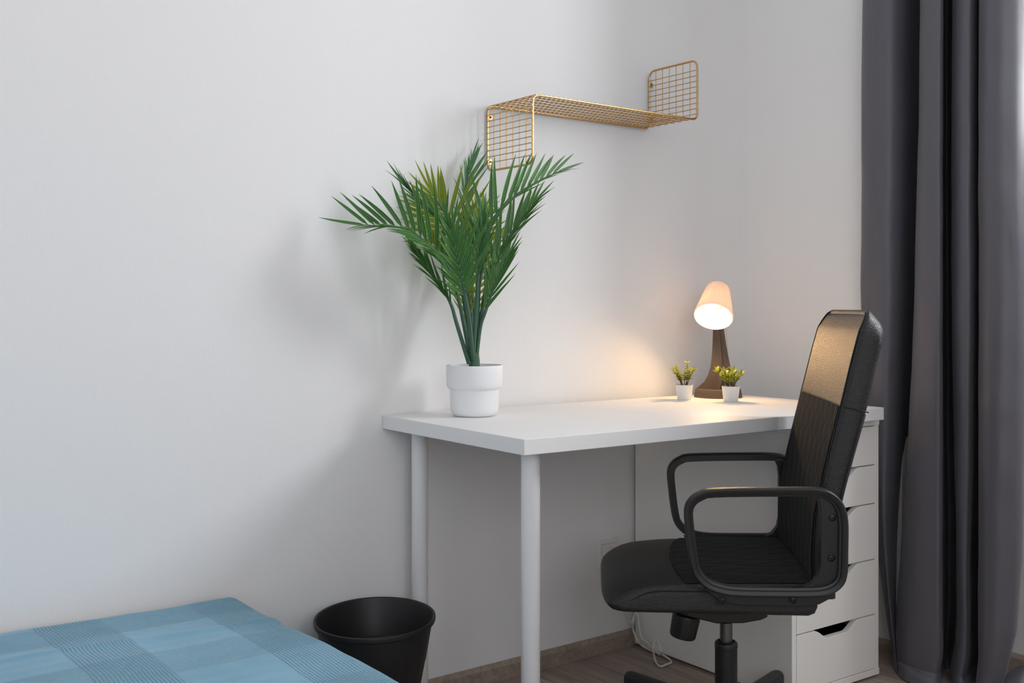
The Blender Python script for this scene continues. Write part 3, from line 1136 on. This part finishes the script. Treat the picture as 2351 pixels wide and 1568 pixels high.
def build_chair():
    t = thing('office_chair', 'black high-backed office chair with loop armrests drawn up to the desk', 'chair', CH_O, math.atan2(CH_F.y, CH_F.x))
    # local axes: x forward, y to the viewer's side, z up
    LH = 0.238

    # ---------------- seat cushion: the same side profile carried across the width
    def seat_top(x, y):
        e = min(1.0, abs(y) / LH)
        return 0.426 - 0.013 * e ** 3 + 0.004 * math.cos(math.pi * (x + 0.15) / 0.44) - 0.010 * max(0, (x - 0.10) / 0.10) ** 2 * 0.6

    def seat_ring(y, inset, nose):
        top = [(x, seat_top(x, y) - inset) for x in (-0.158, -0.14, -0.11, -0.07, -0.03, 0.01, 0.05, 0.09, 0.12, 0.15, 0.175)]
        zt = seat_top(0.19, y) - inset
        zb = 0.352 + inset * 0.7
        hh = zt - zb
        front = [(x, zt - hh * f) for (x, f) in ((0.198, .015), (0.220, .075), (0.242, .19), (0.260, .34), (0.274, .50), (0.281, .62), (0.283, .72), (0.281, .81), (0.274, .90), (0.262, .96), (0.246, .995))]
        bot = [(x, zb) for x in (0.22, 0.18, 0.12, 0.05, -0.02, -0.10, -0.145)]
        rear = [(-0.158, zb + hh * 0.1), (-0.164, zb + hh * 0.35), (-0.164, zb + hh * 0.75), (-0.162, zb + hh * 0.93)]
        out = []
        for (x, z) in top + front + bot + rear:
            if x > 0.15:
                x = 0.15 + (x - 0.15) * (nose - 0.15) / (0.283 - 0.15)
            x -= math.copysign(inset * 0.6, x - 0.05)
            out.append(Vector((x, y, z)))
        return out
    rings = []
    ns = 40
    for k in range(ns + 1):
        y = (LH - 0.012) * (-1 + 2 * k / ns)
        rings.append(seat_ring(y, 0.0, 0.2925 - 0.020 * abs(y / LH) ** 5))
    for (dy, ins) in ((0.0085, 0.0018), (0.005, 0.0045), (0.0022, 0.0085), (0.0004, 0.0135), (0.0, 0.0180)):
        y = LH - dy
        rings.append(seat_ring(y, ins, 0.2925 - 0.022))
        rings.insert(0, seat_ring(-y, ins, 0.2925 - 0.022))
    b = MB()
    b.loft(rings, M['leather'])
    seat = b.build('seat', t, 75)
    # quilted fabric on the rear of the seat, its front edge an arc
    b = MB()

    def fab(u, v):
        y = (-0.945 + 1.89 * u) * LH
        xf_ = 0.132 - 0.034 * (y / LH) ** 2 + 0.012 * (y / LH)
        x = -0.150 + (xf_ + 0.150) * v
        return (x, y, seat_top(x, y) + 0.0018)
    b.grid(fab, 40, 30, M['quiltseat'])
    b.build('seat_fabric', seat, 80)
    for sy in (1, -1):
        b = MB()
        pts = []
        for k in range(30):
            x = -0.12 + 0.352 * k / 29
            z = 0.402 - (0.048 * max(0, (x - 0.165) / 0.10) ** 1.8)
            pts.append((x, sy * (LH - 0.0006 - 0.004 * max(0, (x - 0.22) / 0.045)), z))
        b.tube(pts, 0.0017, M['stitch'], 6)
        b.build('seat_seam', seat, 60)

    # ---------------- backrest
    def xf(z):
        return interp(z, [0.36, 0.43, 0.50, 0.56, 0.63, 0.70, 0.80, 0.90, 0.96, 1.0, 1.01], [-0.150, -0.150, -0.150, -0.154, -0.168, -0.184, -0.208, -0.232, -0.248, -0.266, -0.272]) - 0.006

    def hwid(z):
        return interp(z, [0.36, 0.45, 0.6, 0.8, 0.93], [0.226, 0.226, 0.226, 0.224, 0.220])
    ZT = 1.006
    RY, RZ = 0.050, 0.060

    def half(z):                   # half width with rounded upper corners
        h = hwid(min(z, 0.93))
        if z > ZT - RZ:
            q = min(1, (z - (ZT - RZ)) / RZ)
            h = h - RY * (1 - math.sqrt(max(0, 1 - q * q)))
        return h

    def thick(z):
        return interp(z, [0.36, 0.45, 0.60, 0.80, 0.93, 1.006], [0.048, 0.048, 0.050, 0.058, 0.056, 0.038])

    def back_front(z, s):          # slightly hollow between its two edges
        return xf(z) - 0.005 * (1 - s * s)
    # half outline of the pad, from the lower edge round the corner to the middle of the top
    OUT = [(hwid(0.388 + 0.0194 * i), 0.388 + 0.0194 * i) for i in range(29)]
    hw_ = hwid(0.93)
    for i in range(0, 13):
        a_ = R(90) * i / 12
        OUT.append((hw_ - RY + RY * math.cos(a_), ZT - RZ + RZ * math.sin(a_)))
    for f in (0.66, 0.33, 0.0):
        OUT.append(((hw_ - RY) * f, ZT))
    # stations through the thickness: (depth share, inset)
    ST = [(0.0, 0.0150), (0.025, 0.0100), (0.07, 0.0055), (0.13, 0.0022), (0.20, 0.0004), (0.30, 0.0), (0.55, 0.0), (0.78, 0.0), (0.88, 0.0022), (0.95, 0.0060), (1.0, 0.0125)]

    def outline(q, ins):
        pts = []
        for i, (y, z) in enumerate(OUT):
            j0, j1 = max(i - 1, 0), min(i + 1, len(OUT) - 1)
            tg = Vector((OUT[j1][0] - OUT[j0][0], OUT[j1][1] - OUT[j0][1]))
            tg = tg.normalized() if tg.length > 1e-9 else Vector((-1, 0))
            if i >= 41:
                tg = Vector((-1.0, 0.0))
            yy = y - tg.y * ins
            zz_ = z + tg.x * ins
            drop = 0.042 * q ** 1.25 * max(0, (z - 0.88) / (ZT - 0.88)) ** 1.6
            s_ = min(1.0, yy / max(half(min(z, ZT - 0.004)), 0.02))
            x = xf(z) - thick(z) * q - (0.005 * (1 - s_ * s_) * (1 - q) if z < ZT - 0.001 else 0.005 * (1 - s_ * s_) * (1 - q))
            pts.append((x, yy, zz_ - drop))
        return pts
    rings = []
    for (q, ins) in ST:
        rt = outline(q, ins)
        ring = [Vector(p) for p in rt] + [Vector((p[0], -p[1], p[2])) for p in reversed(rt[:-1])]
        rings.append(ring)
    b = MB()
    b.loft(rings, M['leather'], caps=False)
    for (ring, flip) in ((rings[0], 0), (rings[-1], 1)):     # front and rear faces
        nrow = 42
        nc = 24
        N_ = len(ring)
        vs, fs = [], []
        for i in range(nrow):
            p, q_ = ring[i], ring[N_ - 1 - i]
            for c in range(nc + 1):
                f = c / nc
                y = p.y + (q_.y - p.y) * f
                s_ = y / max(abs(p.y), 1e-6)
                x = p.x - (0.005 * (1 - s_ * s_) if not flip else -0.004 * (1 - s_ * s_))
                vs.append((x, y, p.z))
        for i in range(nrow - 1):
            for c in range(nc):
                fs.append((i * (nc + 1) + c, i * (nc + 1) + c + 1, (i + 1) * (nc + 1) + c + 1, (i + 1) * (nc + 1) + c))
        b.add(vs, fs, M['leather'])
    back = b.build('backrest', t, 70)
    b = MB()

    def bf(u, v):
        s = -0.925 + 1.85 * u
        z = 0.410 + (0.795 - 0.410) * v
        return (back_front(z, s) + 0.0018, half(z) * s, z)
    b.grid(bf, 40, 50, M['quilt'])
    b.build('back_fabric', back, 80)
    for sy in (1, -1):             # piping along both front edges
        b = MB()
        b.tube([(back_front(z, 0.955) - 0.0006, sy * (half(z) - 0.0098), z) for z in [0.42 + 0.530 * k / 40 for k in range(41)]] + [(p[0] + 0.0008, sy * p[1], p[2]) for p in outline(0.025, 0.0100)[31:41]], 0.0016, M['stitch'], 6)
        b.build('piping', back, 60)
    b = MB()
    b.tube([(back_front(0.796, s) + 0.0010, half(0.796) * s, 0.796) for s in [-0.96 + 1.92 * k / 24 for k in range(25)]], 0.0018, M['stitch'], 6)
    b.build('seam', back, 60)
    for sy in (1, -1):
        b = MB()
        pts = []
        for k in range(9):
            q = k / 8
            pts.append((xf(0.796) - 0.004 - 0.053 * q, sy * (half(0.796) * 1.0035), 0.796 - 0.012 * q))
        b.tube(pts, 0.0016, M['stitch'], 6)
        b.build('cover_hem', back, 60)
        b = MB()
        b.tube([(xf(z) - thick(z) + 0.0035, sy * half(z) * 1.001, z) for z in [0.46 + 0.32 * k / 24 for k in range(25)]], 0.0022, M['zip'], 6)
        b.build('zip', back, 60)

    # ---------------- arms: closed loop with a recessed, screwed plate
    def arm(sy):
        y_out, y_in = 0.281, 0.247
        outer = [(0.062, 0.627), (-0.165, 0.629), (-0.213, 0.590), (-0.214, 0.455), (-0.172, 0.403), (0.030, 0.401), (0.085, 0.430), (0.1215, 0.575)]
        # rounded outline by Catmull through denser points
        O = [(-0.085, 0.6305), (0.055, 0.6265), (0.088, 0.619), (0.110, 0.603), (0.1195, 0.578), (0.116, 0.530), (0.109, 0.476), (0.100, 0.445), (0.078, 0.421), (0.048, 0.408), (0.010, 0.403), (-0.06, 0.403), (-0.14, 0.4045), (-0.178, 0.410), (-0.203, 0.426), (-0.2145, 0.452), (-0.2165, 0.51), (-0.2165, 0.562), (-0.209, 0.595), (-0.190, 0.619), (-0.160, 0.630)]
        path = catmull([(p[0], 0, p[1]) for p in O], 5, closed=True)
        n = len(path)
        ctr = Vector((-0.05, 0, 0.51))
        b = MB()
        vs, fs = [], []
        sec = [(0.0, 0.25), (0.0, 0.85), (0.003, 1.0), (0.0064, 1.0), (0.0125, 0.90), (0.0135, 0.78), (0.0185, 0.74), (0.0185, 0.10), (0.0165, 0.0), (0.003, 0.0)]
        for i in range(n):
            tg = (path[(i + 1) % n] - path[i - 1]).normalized()
            nr = Vector((tg.z, 0, -tg.x))
            if nr.dot(ctr - path[i]) < 0:
                nr = -nr
            for (dn, ty) in sec:
                p = path[i] + nr * dn
                vs.append((p.x, sy * (y_in + (y_out - y_in) * ty), p.z))
        m = len(sec)
        for i in range(n):
            j = (i + 1) % n
            for k in range(m):
                k2 = (k + 1) % m
                fs.append((i * m + k, i * m + k2, j * m + k2, j * m + k))
        b.add(vs, fs, M['black'])
        a = b.build('armrest', t, 40)
        # rear plate and lower flange
        b = MB()
        def ext(poly, ya, yb):
            b.prism(poly, lambda x, z: (x, sy * ya, z), lambda x, z: (x, sy * yb, z), M['black'])
        rear = [(-0.204, 0.600), (-0.170, 0.618), (-0.152, 0.617), (-0.160, 0.600), (-0.163, 0.575), (-0.163, 0.468), (-0.158, 0.445), (-0.145, 0.428), (-0.128, 0.421), (-0.128, 0.412), (-0.172, 0.414), (-0.198, 0.430), (-0.206, 0.455)]
        ext(rear, 0.240, 0.264)
        low = [(0.078, 0.416), (0.052, 0.396), (0.030, 0.386), (0.0, 0.381), (-0.13, 0.382), (-0.160, 0.386), (-0.185, 0.400), (-0.190, 0.412), (-0.14, 0.416), (0.03, 0.416)]
        ext(low, 0.240, 0.262)
        b.build('arm_plate', a, 40, 0.0015)
        for (x, z) in ((-0.186, 0.569), (-0.184, 0.485), (0.040, 0.391), (-0.106, 0.396)):
            b = MB()
            mt = Matrix.Rotation(R(-90 * sy), 3, 'X')
            zz_ = 0.0
            b.lathe([(0.0082, 0.0), (0.0082, 0.0022), (0.0068, 0.0030), (0.0062, 0.0012), (0.0052, 0.0012), (0.0050, 0.0040), (0.0026, 0.0044), (0.0022, 0.0018), (0.0, 0.0018)], M['blackmetal'], 24, (x, sy * 0.2630, z), mt)
            b.build('screw', a, 40)
        return a
    arm(1)
    arm(-1)

    # ---------------- mechanism, knob, gas spring, star base
    b = MB()
    b.prism([(0.098, 0.300), (0.112, 0.352), (-0.085, 0.352), (-0.085, 0.302), (-0.070, 0.295), (-0.030, 0.287), (0.030, 0.285)], lambda x, z: (x, -0.080, z), lambda x, z: (x, 0.070, z), M['blackmetal'])
    b.build('seat_plate', t, 40, 0.003)
    b = MB()
    kd = Vector((0.20, 0.0, -1)).normalized()
    xa = kd.orthogonal().normalized()
    mt = Matrix((xa, kd.cross(xa), kd)).transposed()
    prof = [(0.0, -0.02), (0.020, -0.02), (0.022, 0.040), (0.0300, 0.042), (0.0318, 0.046), (0.0318, 0.049), (0.0295, 0.092), (0.0275, 0.0955), (0.0, 0.098)]
    seg = 96
    vs, fs = [], []
    for (r, h) in prof:
        for k in range(seg):
            a = 2 * math.pi * k / seg
            rr = r + (0.0009 if (k % 8) == 0 and 0.048 < h < 0.094 else 0)
            vs.append(mt @ Vector((rr * math.cos(a), rr * math.sin(a), h)) + Vector((0.086, 0.034, 0.336)))
    for i in range(len(prof) - 1):
        for k in range(seg):
            k2 = (k + 1) % seg
            fs.append((i * seg + k, i * seg + k2, (i + 1) * seg + k2, (i + 1) * seg + k))
    b.add(vs, fs, M['black'])
    b.build('tension_knob', t, 30)
    b = MB()
    b.lathe([(0.0145, 0.292), (0.0145, 0.200)], M['rod'], 40)
    b.build('gas_rod', t, 40)
    b = MB()
    b.lathe([(0.0150, 0.290), (0.0175, 0.290), (0.0175, 0.2715), (0.0162, 0.2695), (0.0150, 0.2695)], M['blackmetal'], 40)
    b.build('rod_collar', t, 40)
    b = MB()
    b.lathe([(0.0150, 0.224), (0.0185, 0.224), (0.0185, 0.226), (0.0225, 0.2265), (0.0255, 0.2245), (0.0266, 0.221), (0.0266, 0.214), (0.0260, 0.2135), (0.0260, 0.09), (0.0245, 0.080), (0.0, 0.080)], M['black'], 48)
    b.build('column_sleeve', t, 40)
    b = MB()
    b.lathe([(0.0, 0.045), (0.040, 0.045), (0.046, 0.055), (0.044, 0.094), (0.034, 0.100), (0.0, 0.100)], M['black'], 40)
    b.build('base_hub', t, 40)
    for k in range(5):
        an = R(-48.5 + 72 * k)
        c, s = math.cos(an), math.sin(an)
        b = MB()
        rings = []
        for (r, hw, z0, z1) in ((0.036, 0.026, 0.054, 0.096), (0.10, 0.024, 0.054, 0.094), (0.22, 0.020, 0.052, 0.089), (0.318, 0.018, 0.050, 0.086), (0.330, 0.0165, 0.050, 0.0845), (0.335, 0.013, 0.051, 0.082)):
            sec = [(-hw, z0), (hw, z0), (hw, z1 - 0.010), (hw * 0.72, z1 - 0.003), (hw * 0.3, z1), (-hw * 0.3, z1), (-hw * 0.72, z1 - 0.003), (-hw, z1 - 0.010)]
            rings.append([Vector((r * c - q * s, r * s + q * c, z)) for (q, z) in sec])
        b.loft(rings, M['black'])
        lg = b.build('base_leg', t, 40)
        b = MB()
        cr = 0.300
        for off in (-0.013, 0.013):
            mt = Matrix.Rotation(an + R(35), 3, 'Z') @ Matrix.Rotation(R(90), 3, 'X')
            o = Matrix.Rotation(an + R(35), 3, 'Z') @ Vector((0, off, 0))
            b.lathe([(0.0, -0.008), (0.021, -0.008), (0.024, -0.005), (0.024, 0.005), (0.021, 0.008), (0.0, 0.008)], M['black'], 28, Vector((cr * c, cr * s, 0.0242)) + o, mt)
        b.tube([(cr * c, cr * s, 0.024), (cr * c, cr * s, 0.056)], 0.007, M['blackmetal'], 12)
        b.build('caster', lg, 40)
    # bring the chair to its true size: seat parts keep their shape, the wheels stay on the floor
    K = 0.97
    lift = CAM.z * (1 - K)

    def fit(o):
        for c in o.children:
            if c.type == 'MESH':
                for v in c.data.vertices:
                    z = v.co.z * K + lift
                    if v.co.z < 0.24:
                        z -= lift * (0.24 - v.co.z) / 0.24
                    v.co = (v.co.x * K, v.co.y * K, z)
            fit(c)
    fit(t)
    t.location = Vector((CAM.x + (CH_O.x - CAM.x) * K, CAM.y + (CH_O.y - CAM.y) * K, 0))
    return t


# ================================================================== waste bin
def build_bin():
    # an oval bin: longer towards the viewer than wide
    c = CAM + CF * 2.436 + CR * (2.436 * (861 - IMG_W / 2) / FPX)
    t = thing('waste_bin', 'round black plastic waste bin between the bed and the desk', 'bin', (c.x, c.y, 0), -YAW)
    b = MB()
    r1, r0, h = 0.1385, 0.078, 0.300
    oval = Matrix.Diagonal((1.0, 1.21, 1.0))
    k = lambda z, d: r0 + (r1 - d - r0) * (z / h)
    b.lathe([(0, 0), (r0 - 0.004, 0), (r0, 0.004), (k(0.2, .005), 0.2), (k(0.2, .005) + 0.0012, 0.202), (k(h - .016, .005), h - 0.016), (r1 - 0.0015, h - 0.012), (r1, h - 0.006), (r1 - 0.0008, h - 0.001), (r1 - 0.003, h), (r1 - 0.006, h - 0.002),
             (r1 - 0.010, h - 0.014), (k(.214, .009), 0.214), (k(.214, .009) - 0.0050, 0.211), (r0 - 0.004, 0.008), (0, 0.006)], M['bin'], 96, (0, 0, 0), oval)
    b.build('bin_body', t, 35)
    return t


# ================================================================== bed and blanket
BED_X, BED_Y1, BED_Y0, BED_Z = -0.405, -0.062, -1.00, 0.353


def build_bed():
    t = thing('bed', 'low single bed along the back wall, hidden under the blue blanket', 'bed', (-1.4, -0.55, 0))
    o = Vector((-1.4, -0.55, 0))
    b = MB(); b.box((-2.4 - o.x, BED_Y0 + 0.03 - o.y, 0.10), (BED_X - 0.03 - o.x, BED_Y1 - 0.03 - o.y, 0.20), M['bedwood']); b.build('bed_base', t, 30, 0.004)
    b = MB(); b.box((-2.4 - o.x, BED_Y0 + 0.02 - o.y, 0.20), (BED_X - 0.02 - o.x, BED_Y1 - 0.02 - o.y, BED_Z), M['mattress']); b.build('mattress', t, 30, 0.03)
    for x in (-2.34, BED_X - 0.10):
        for y in (BED_Y0 + 0.1, BED_Y1 - 0.1):
            b = MB(); b.box((x - 0.025 - o.x, y - 0.025 - o.y, 0), (x + 0.025 - o.x, y + 0.025 - o.y, 0.10), M['bedwood']); b.build('leg', t, 30)


def build_blanket():
    X0, X1 = -2.2, BED_X
    r = 0.030

    def drape(d, edge_len):
        """distance along the cloth from the start of the edge -> (outward, down)"""
        if d <= 0:
            return d, 0.0
        if d < r * math.pi / 2:
            a = d / r
            return r * math.sin(a), r * (1 - math.cos(a))
        return r, r + (d - r * math.pi / 2)
    nu, nv = 300, 260
    Lx, Ly = (X1 - r - X0) + 0.30, (BED_Y1 - BED_Y0 - r) + 0.26

    def fn(u, v):
        dx = u * Lx - (X1 - r - X0)
        ox, zx = drape(dx, 0)
        x = (X1 - r) + ox
        dy = v * Ly
        # y runs from the hem at the wall towards the viewer
        y = BED_Y1 - dy
        over = (BED_Y0 + r) - y
        oy, zy = drape(over, 0)
        y = (BED_Y0 + r) - oy if over > 0 else y
        z = BED_Z + 0.019 - zx - zy
        hang = max(zx, zy)
        n1 = noise.noise(Vector((x * 3.1, y * 3.3, 1.7)))
        n2 = noise.noise(Vector((x * 9.0, y * 11.0 + x * 4, 4.2)))
        top = 1.0 if hang < 0.03 else 0.3
        z += top * (0.007 * n1 + 0.0026 * n2)
        # hem curl and a soft fold across the cloth
        z += top * 0.006 * math.exp(-((x - (-1.02) - 0.16 * (y + .5)) / 0.022) ** 2)
        z += top * 0.004 * math.exp(-((y - (-0.30) + 0.04 * x) / 0.016) ** 2)
        if dy < 0.02:
            z -= 0.006 * (1 - dy / 0.02) ** 2
        out = 0.010 * noise.noise(Vector((y * 8, 0.3, zx * 2))) * min(1, zx / 0.08)
        y += 0.006 * noise.noise(Vector((x * 5, 9.1, 0))) + 0.032 * smooth(-0.50, -0.95, x) * smooth(-0.7, -0.2, y)
        x += 0.014 * smooth(-0.25, -0.72, y)
        return (x + out, y, z)
    b = MB()
    b.grid(fn, nu, nv, M['blanket'])
    o = b.build('blanket', None, 80, solid=0.004)
    tag(o, 'teal blue waffle-weave cotton blanket spread over the bed in the lower left corner', 'blanket')
    return o


# ================================================================== curtain
def build_curtain():
    # fold profile in plan: (photo x at several heights, room x), from the wall side to the free edge
    Zs = [2.62, 1.84, 1.07, 0.60, 0.36, 0.18, 0.09, 0.035]
    P = [
        ([1996, 1994, 1990, 1996, 2016, 2034, 2046, 2054], 1.350),
        ([1981, 1980, 1976, 1984, 2008, 2028, 2040, 2050], 1.322),
        ([1996, 1994, 1992, 2000, 2018, 2034, 2044, 2052], 1.296),
        ([2032, 2030, 2026, 2024, 2032, 2043, 2052, 2058], 1.286),
        ([2072, 2070, 2064, 2054, 2049, 2052, 2058, 2064], 1.322),
        ([2106, 2104, 2094, 2082, 2068, 2062, 2064, 2070], 1.395),
        ([2126, 2124, 2114, 2100, 2086, 2076, 2072, 2076], 1.420),
        ([2114, 2113, 2100, 2085, 2070, 2060, 2056, 2060], 1.300),
        ([2124, 2123, 2112, 2098, 2086, 2078, 2074, 2074], 1.255),
        ([2152, 2151, 2146, 2140, 2136, 2132, 2128, 2122], 1.240),
        ([2164, 2164, 2163, 2163, 2163, 2163, 2163, 2156], 1.262),
        ([2161, 2161, 2161, 2161, 2161, 2161, 2162, 2160], 1.36),
        ([2172, 2172, 2172, 2174, 2176, 2176, 2172, 2168], 1.44),
        ([2192, 2192, 2190, 2198, 2204, 2204, 2196, 2186], 1.41),
        ([2186, 2186, 2185, 2190, 2196, 2198, 2192, 2182], 1.32),
        ([2198, 2198, 2198, 2200, 2204, 2206, 2202, 2194], 1.280),
        ([2232, 2232, 2230, 2226, 2222, 2222, 2220, 2212], 1.285),
        ([2246, 2246, 2244, 2238, 2232, 2232, 2234, 2230], 1.37),
        ([2258, 2258, 2257, 2256, 2255, 2254, 2252, 2250], 1.42),
        ([2247, 2247, 2247, 2246, 2246, 2245, 2246, 2240], 1.300),
        ([2260, 2260, 2260, 2259, 2258, 2256, 2254, 2246], 1.252),
        ([2288, 2288, 2288, 2288, 2286, 2282, 2275, 2264], 1.246),
        ([2316, 2316, 2316, 2315, 2312, 2306, 2294, 2282], 1.260),
        ([2340, 2340, 2339, 2337, 2333, 2324, 2308, 2296], 1.279),
        ([2362, 2362, 2356, 2349, 2344, 2334, 2316, 2303], 1.310),
        ([2372, 2372, 2366, 2353, 2347, 2336, 2318, 2306], 1.365),
    ]
    n = 7
    rows = []
    nz = 110
    zmin, zmax = 0.035, 2.62
    for j in range(nz + 1):
        q = j / nz
        z = zmax + (zmin - zmax) * q
        ctr = []
        for (pxs, x) in P:
            px = interp(z, Zs[::-1], pxs[::-1])
            wob = 2.2 * noise.noise(Vector((x * 40, px * 0.02, z * 2.3)))
            d = ray(px + wob, HORIZ)
            xx = x
            tt = (xx - CAM.x) / d.x
            y = CAM.y + d.y * tt
            ctr.append(Vector((xx, y, z)))
        cur = catmull(ctr, n)
        for p in cur:
            p.x += (0.004 + 0.007 * smooth(-0.84, -0.93, p.y)) * noise.noise(Vector((p.y * 9, z * 2.4, 2.0))) + 0.0025 * noise.noise(Vector((p.y * 26, z * 8, 5.0)))
        rows.append(cur)
    # the hem lies on the floor and spreads a little into the room
    last = rows[-1]
    N = len(last)
    for k in range(1, 15):
        s = k / 14
        row = []
        for i, p in enumerate(last):
            ph = i / N
            wave = noise.noise(Vector((ph * 9.0, s * 2.2, 7.7)))
            out = 0.060 * s ** 1.6 * (0.35 + 0.65 * math.sin(math.pi * min(1, max(0, ph * 1.05))) ** 0.5) * (1 + 0.5 * wave)
            dirv = Vector((-0.62, -0.45, 0))
            z = 0.035 * (1 - s) ** 1.5 + 0.004 + 0.022 * math.sin(math.pi * s) * (0.5 + 0.5 * math.sin(ph * 37 + 3 * s)) * (0.6 + wave)
            ex = smooth(0.86, 1.0, ph)
            z += 0.055 * math.sin(math.pi * s) * ex
            out += 0
            row.append(Vector((p.x - 0.02 * s * ex, p.y - 0.11 * s * ex, 0)) + dirv * out + Vector((0, 0, max(0.004, z))))
        rows.append(row)
    b = MB()
    vs = [p for r_ in rows for p in r_]
    fs = [(j * N + i, j * N + i + 1, (j + 1) * N + i + 1, (j + 1) * N + i) for j in range(len(rows) - 1) for i in range(N - 1)]
    b.add(vs, fs, M['curtain'])
    o = b.build('curtain', None, 85)
    tag(o, 'long dark grey satin curtain hanging in deep folds to the floor beside the desk', 'curtain')
    return o


# ================================================================== socket and cord
def build_socket():
    s = 0.082
    x0, z0 = 0.722, 0.2455
    t = thing('wall_socket', 'white wall socket in a square frame under the desk, half behind the seat', 'socket', (x0 + s / 2, WALL_Y - 0.0001, z0 + s / 2))
    h = s / 2
    mt = Matrix.Rotation(R(90), 3, 'X')
    b = MB()
    out = [(-h, -h), (h, -h), (h, h), (-h, h)]
    rings = []
    for (k, y) in ((1.0, 0.0), (1.0, -0.006), (0.96, -0.009), (0.72, -0.009), (0.70, -0.0075), (0.70, 0.0)):
        rings.append([Vector((p[0] * k, y, p[1] * k)) for p in out])
    b.loft(rings, M['socket'])
    b.build('socket_frame', t, 30, 0.001)
    b = MB()
    k = 0.69 * h
    seg = 40
    sq = []
    for i in range(seg):
        a = 2 * math.pi * i / seg
        c, s_ = math.cos(a), math.sin(a)
        m = max(abs(c), abs(s_))
        sq.append(Vector((k * c / m, 0, k * s_ / m)))
    ci = [Vector((0.0195 * math.cos(2 * math.pi * i / seg), 0, 0.0195 * math.sin(2 * math.pi * i / seg))) for i in range(seg)]
    Y = lambda y: Vector((0, y, 0))
    b.loft([[p + Y(-0.0012) for p in sq], [p + Y(-0.0105) for p in sq], [p + Y(-0.0105) for p in ci], [p * 0.97 + Y(-0.004) for p in ci]], M['socket'])
    b.build('socket_insert', t, 30)
    return t


def build_cord():
    xs = 0.8335
    pts = [at_y(1425, 1392, -0.024), at_y(1437, 1411, -0.026), at_y(1451, 1434, -0.028), Vector((0.838, -0.045, 0.105))]
    pts += [at_x(1471, 1460, xs), at_x(1488, 1477, xs - .003), at_z(1502, 1493, 0.008), at_z(1514, 1503.5, 0.0045)]
    pts += [at_x(1518, 1497, 0.800), at_x(1514.5, 1480, 0.806), at_x(1509, 1470, 0.806), at_x(1502.5, 1474, 0.800), at_x(1500, 1491, 0.79)]
    pts += [at_z(1503, 1512, 0.008), at_z(1510, 1526, 0.004), at_z(1519, 1530, 0.004), at_z(1531, 1525, 0.004), at_z(1541, 1520.5, 0.004), at_z(1536, 1513, 0.004), at_z(1521, 1503, 0.010)]
    pts += [at_z(1506, 1497.5, 0.012), at_z(1478, 1485, 0.010), at_x(1463, 1469.5, 0.826), at_x(1453, 1443, 0.834), at_y(1451, 1429, -0.045), at_y(1454.5, 1418, -0.042), at_y(1460, 1405, -0.03)]
    b = MB()
    pp = catmull(pts, 8)
    for p in pp:
        p.z = max(p.z, 0.0034)
    b.tube(pp, 0.0030, M['cord'], 10)
    o = b.build('power_cord', None, 60)
    tag(o, 'white power cord looped on the floor beside the drawer unit', 'cord')
    return o


build_room()
build_desk()
build_cabinet()
build_shelf()
build_palm()
build_small_plant((0.9276, -0.1493, DESK_H), 'small white pot with fine yellow-green sprigs, left of the lamp', 'fine', 3)
build_small_plant((0.9907, -0.2695, DESK_H), 'small white pot with broader lime leaves in front of the lamp base', 'broad', 5)
build_lamp()
build_chair()
build_bin()
build_bed()
build_blanket()
build_curtain()
build_socket()
build_cord()
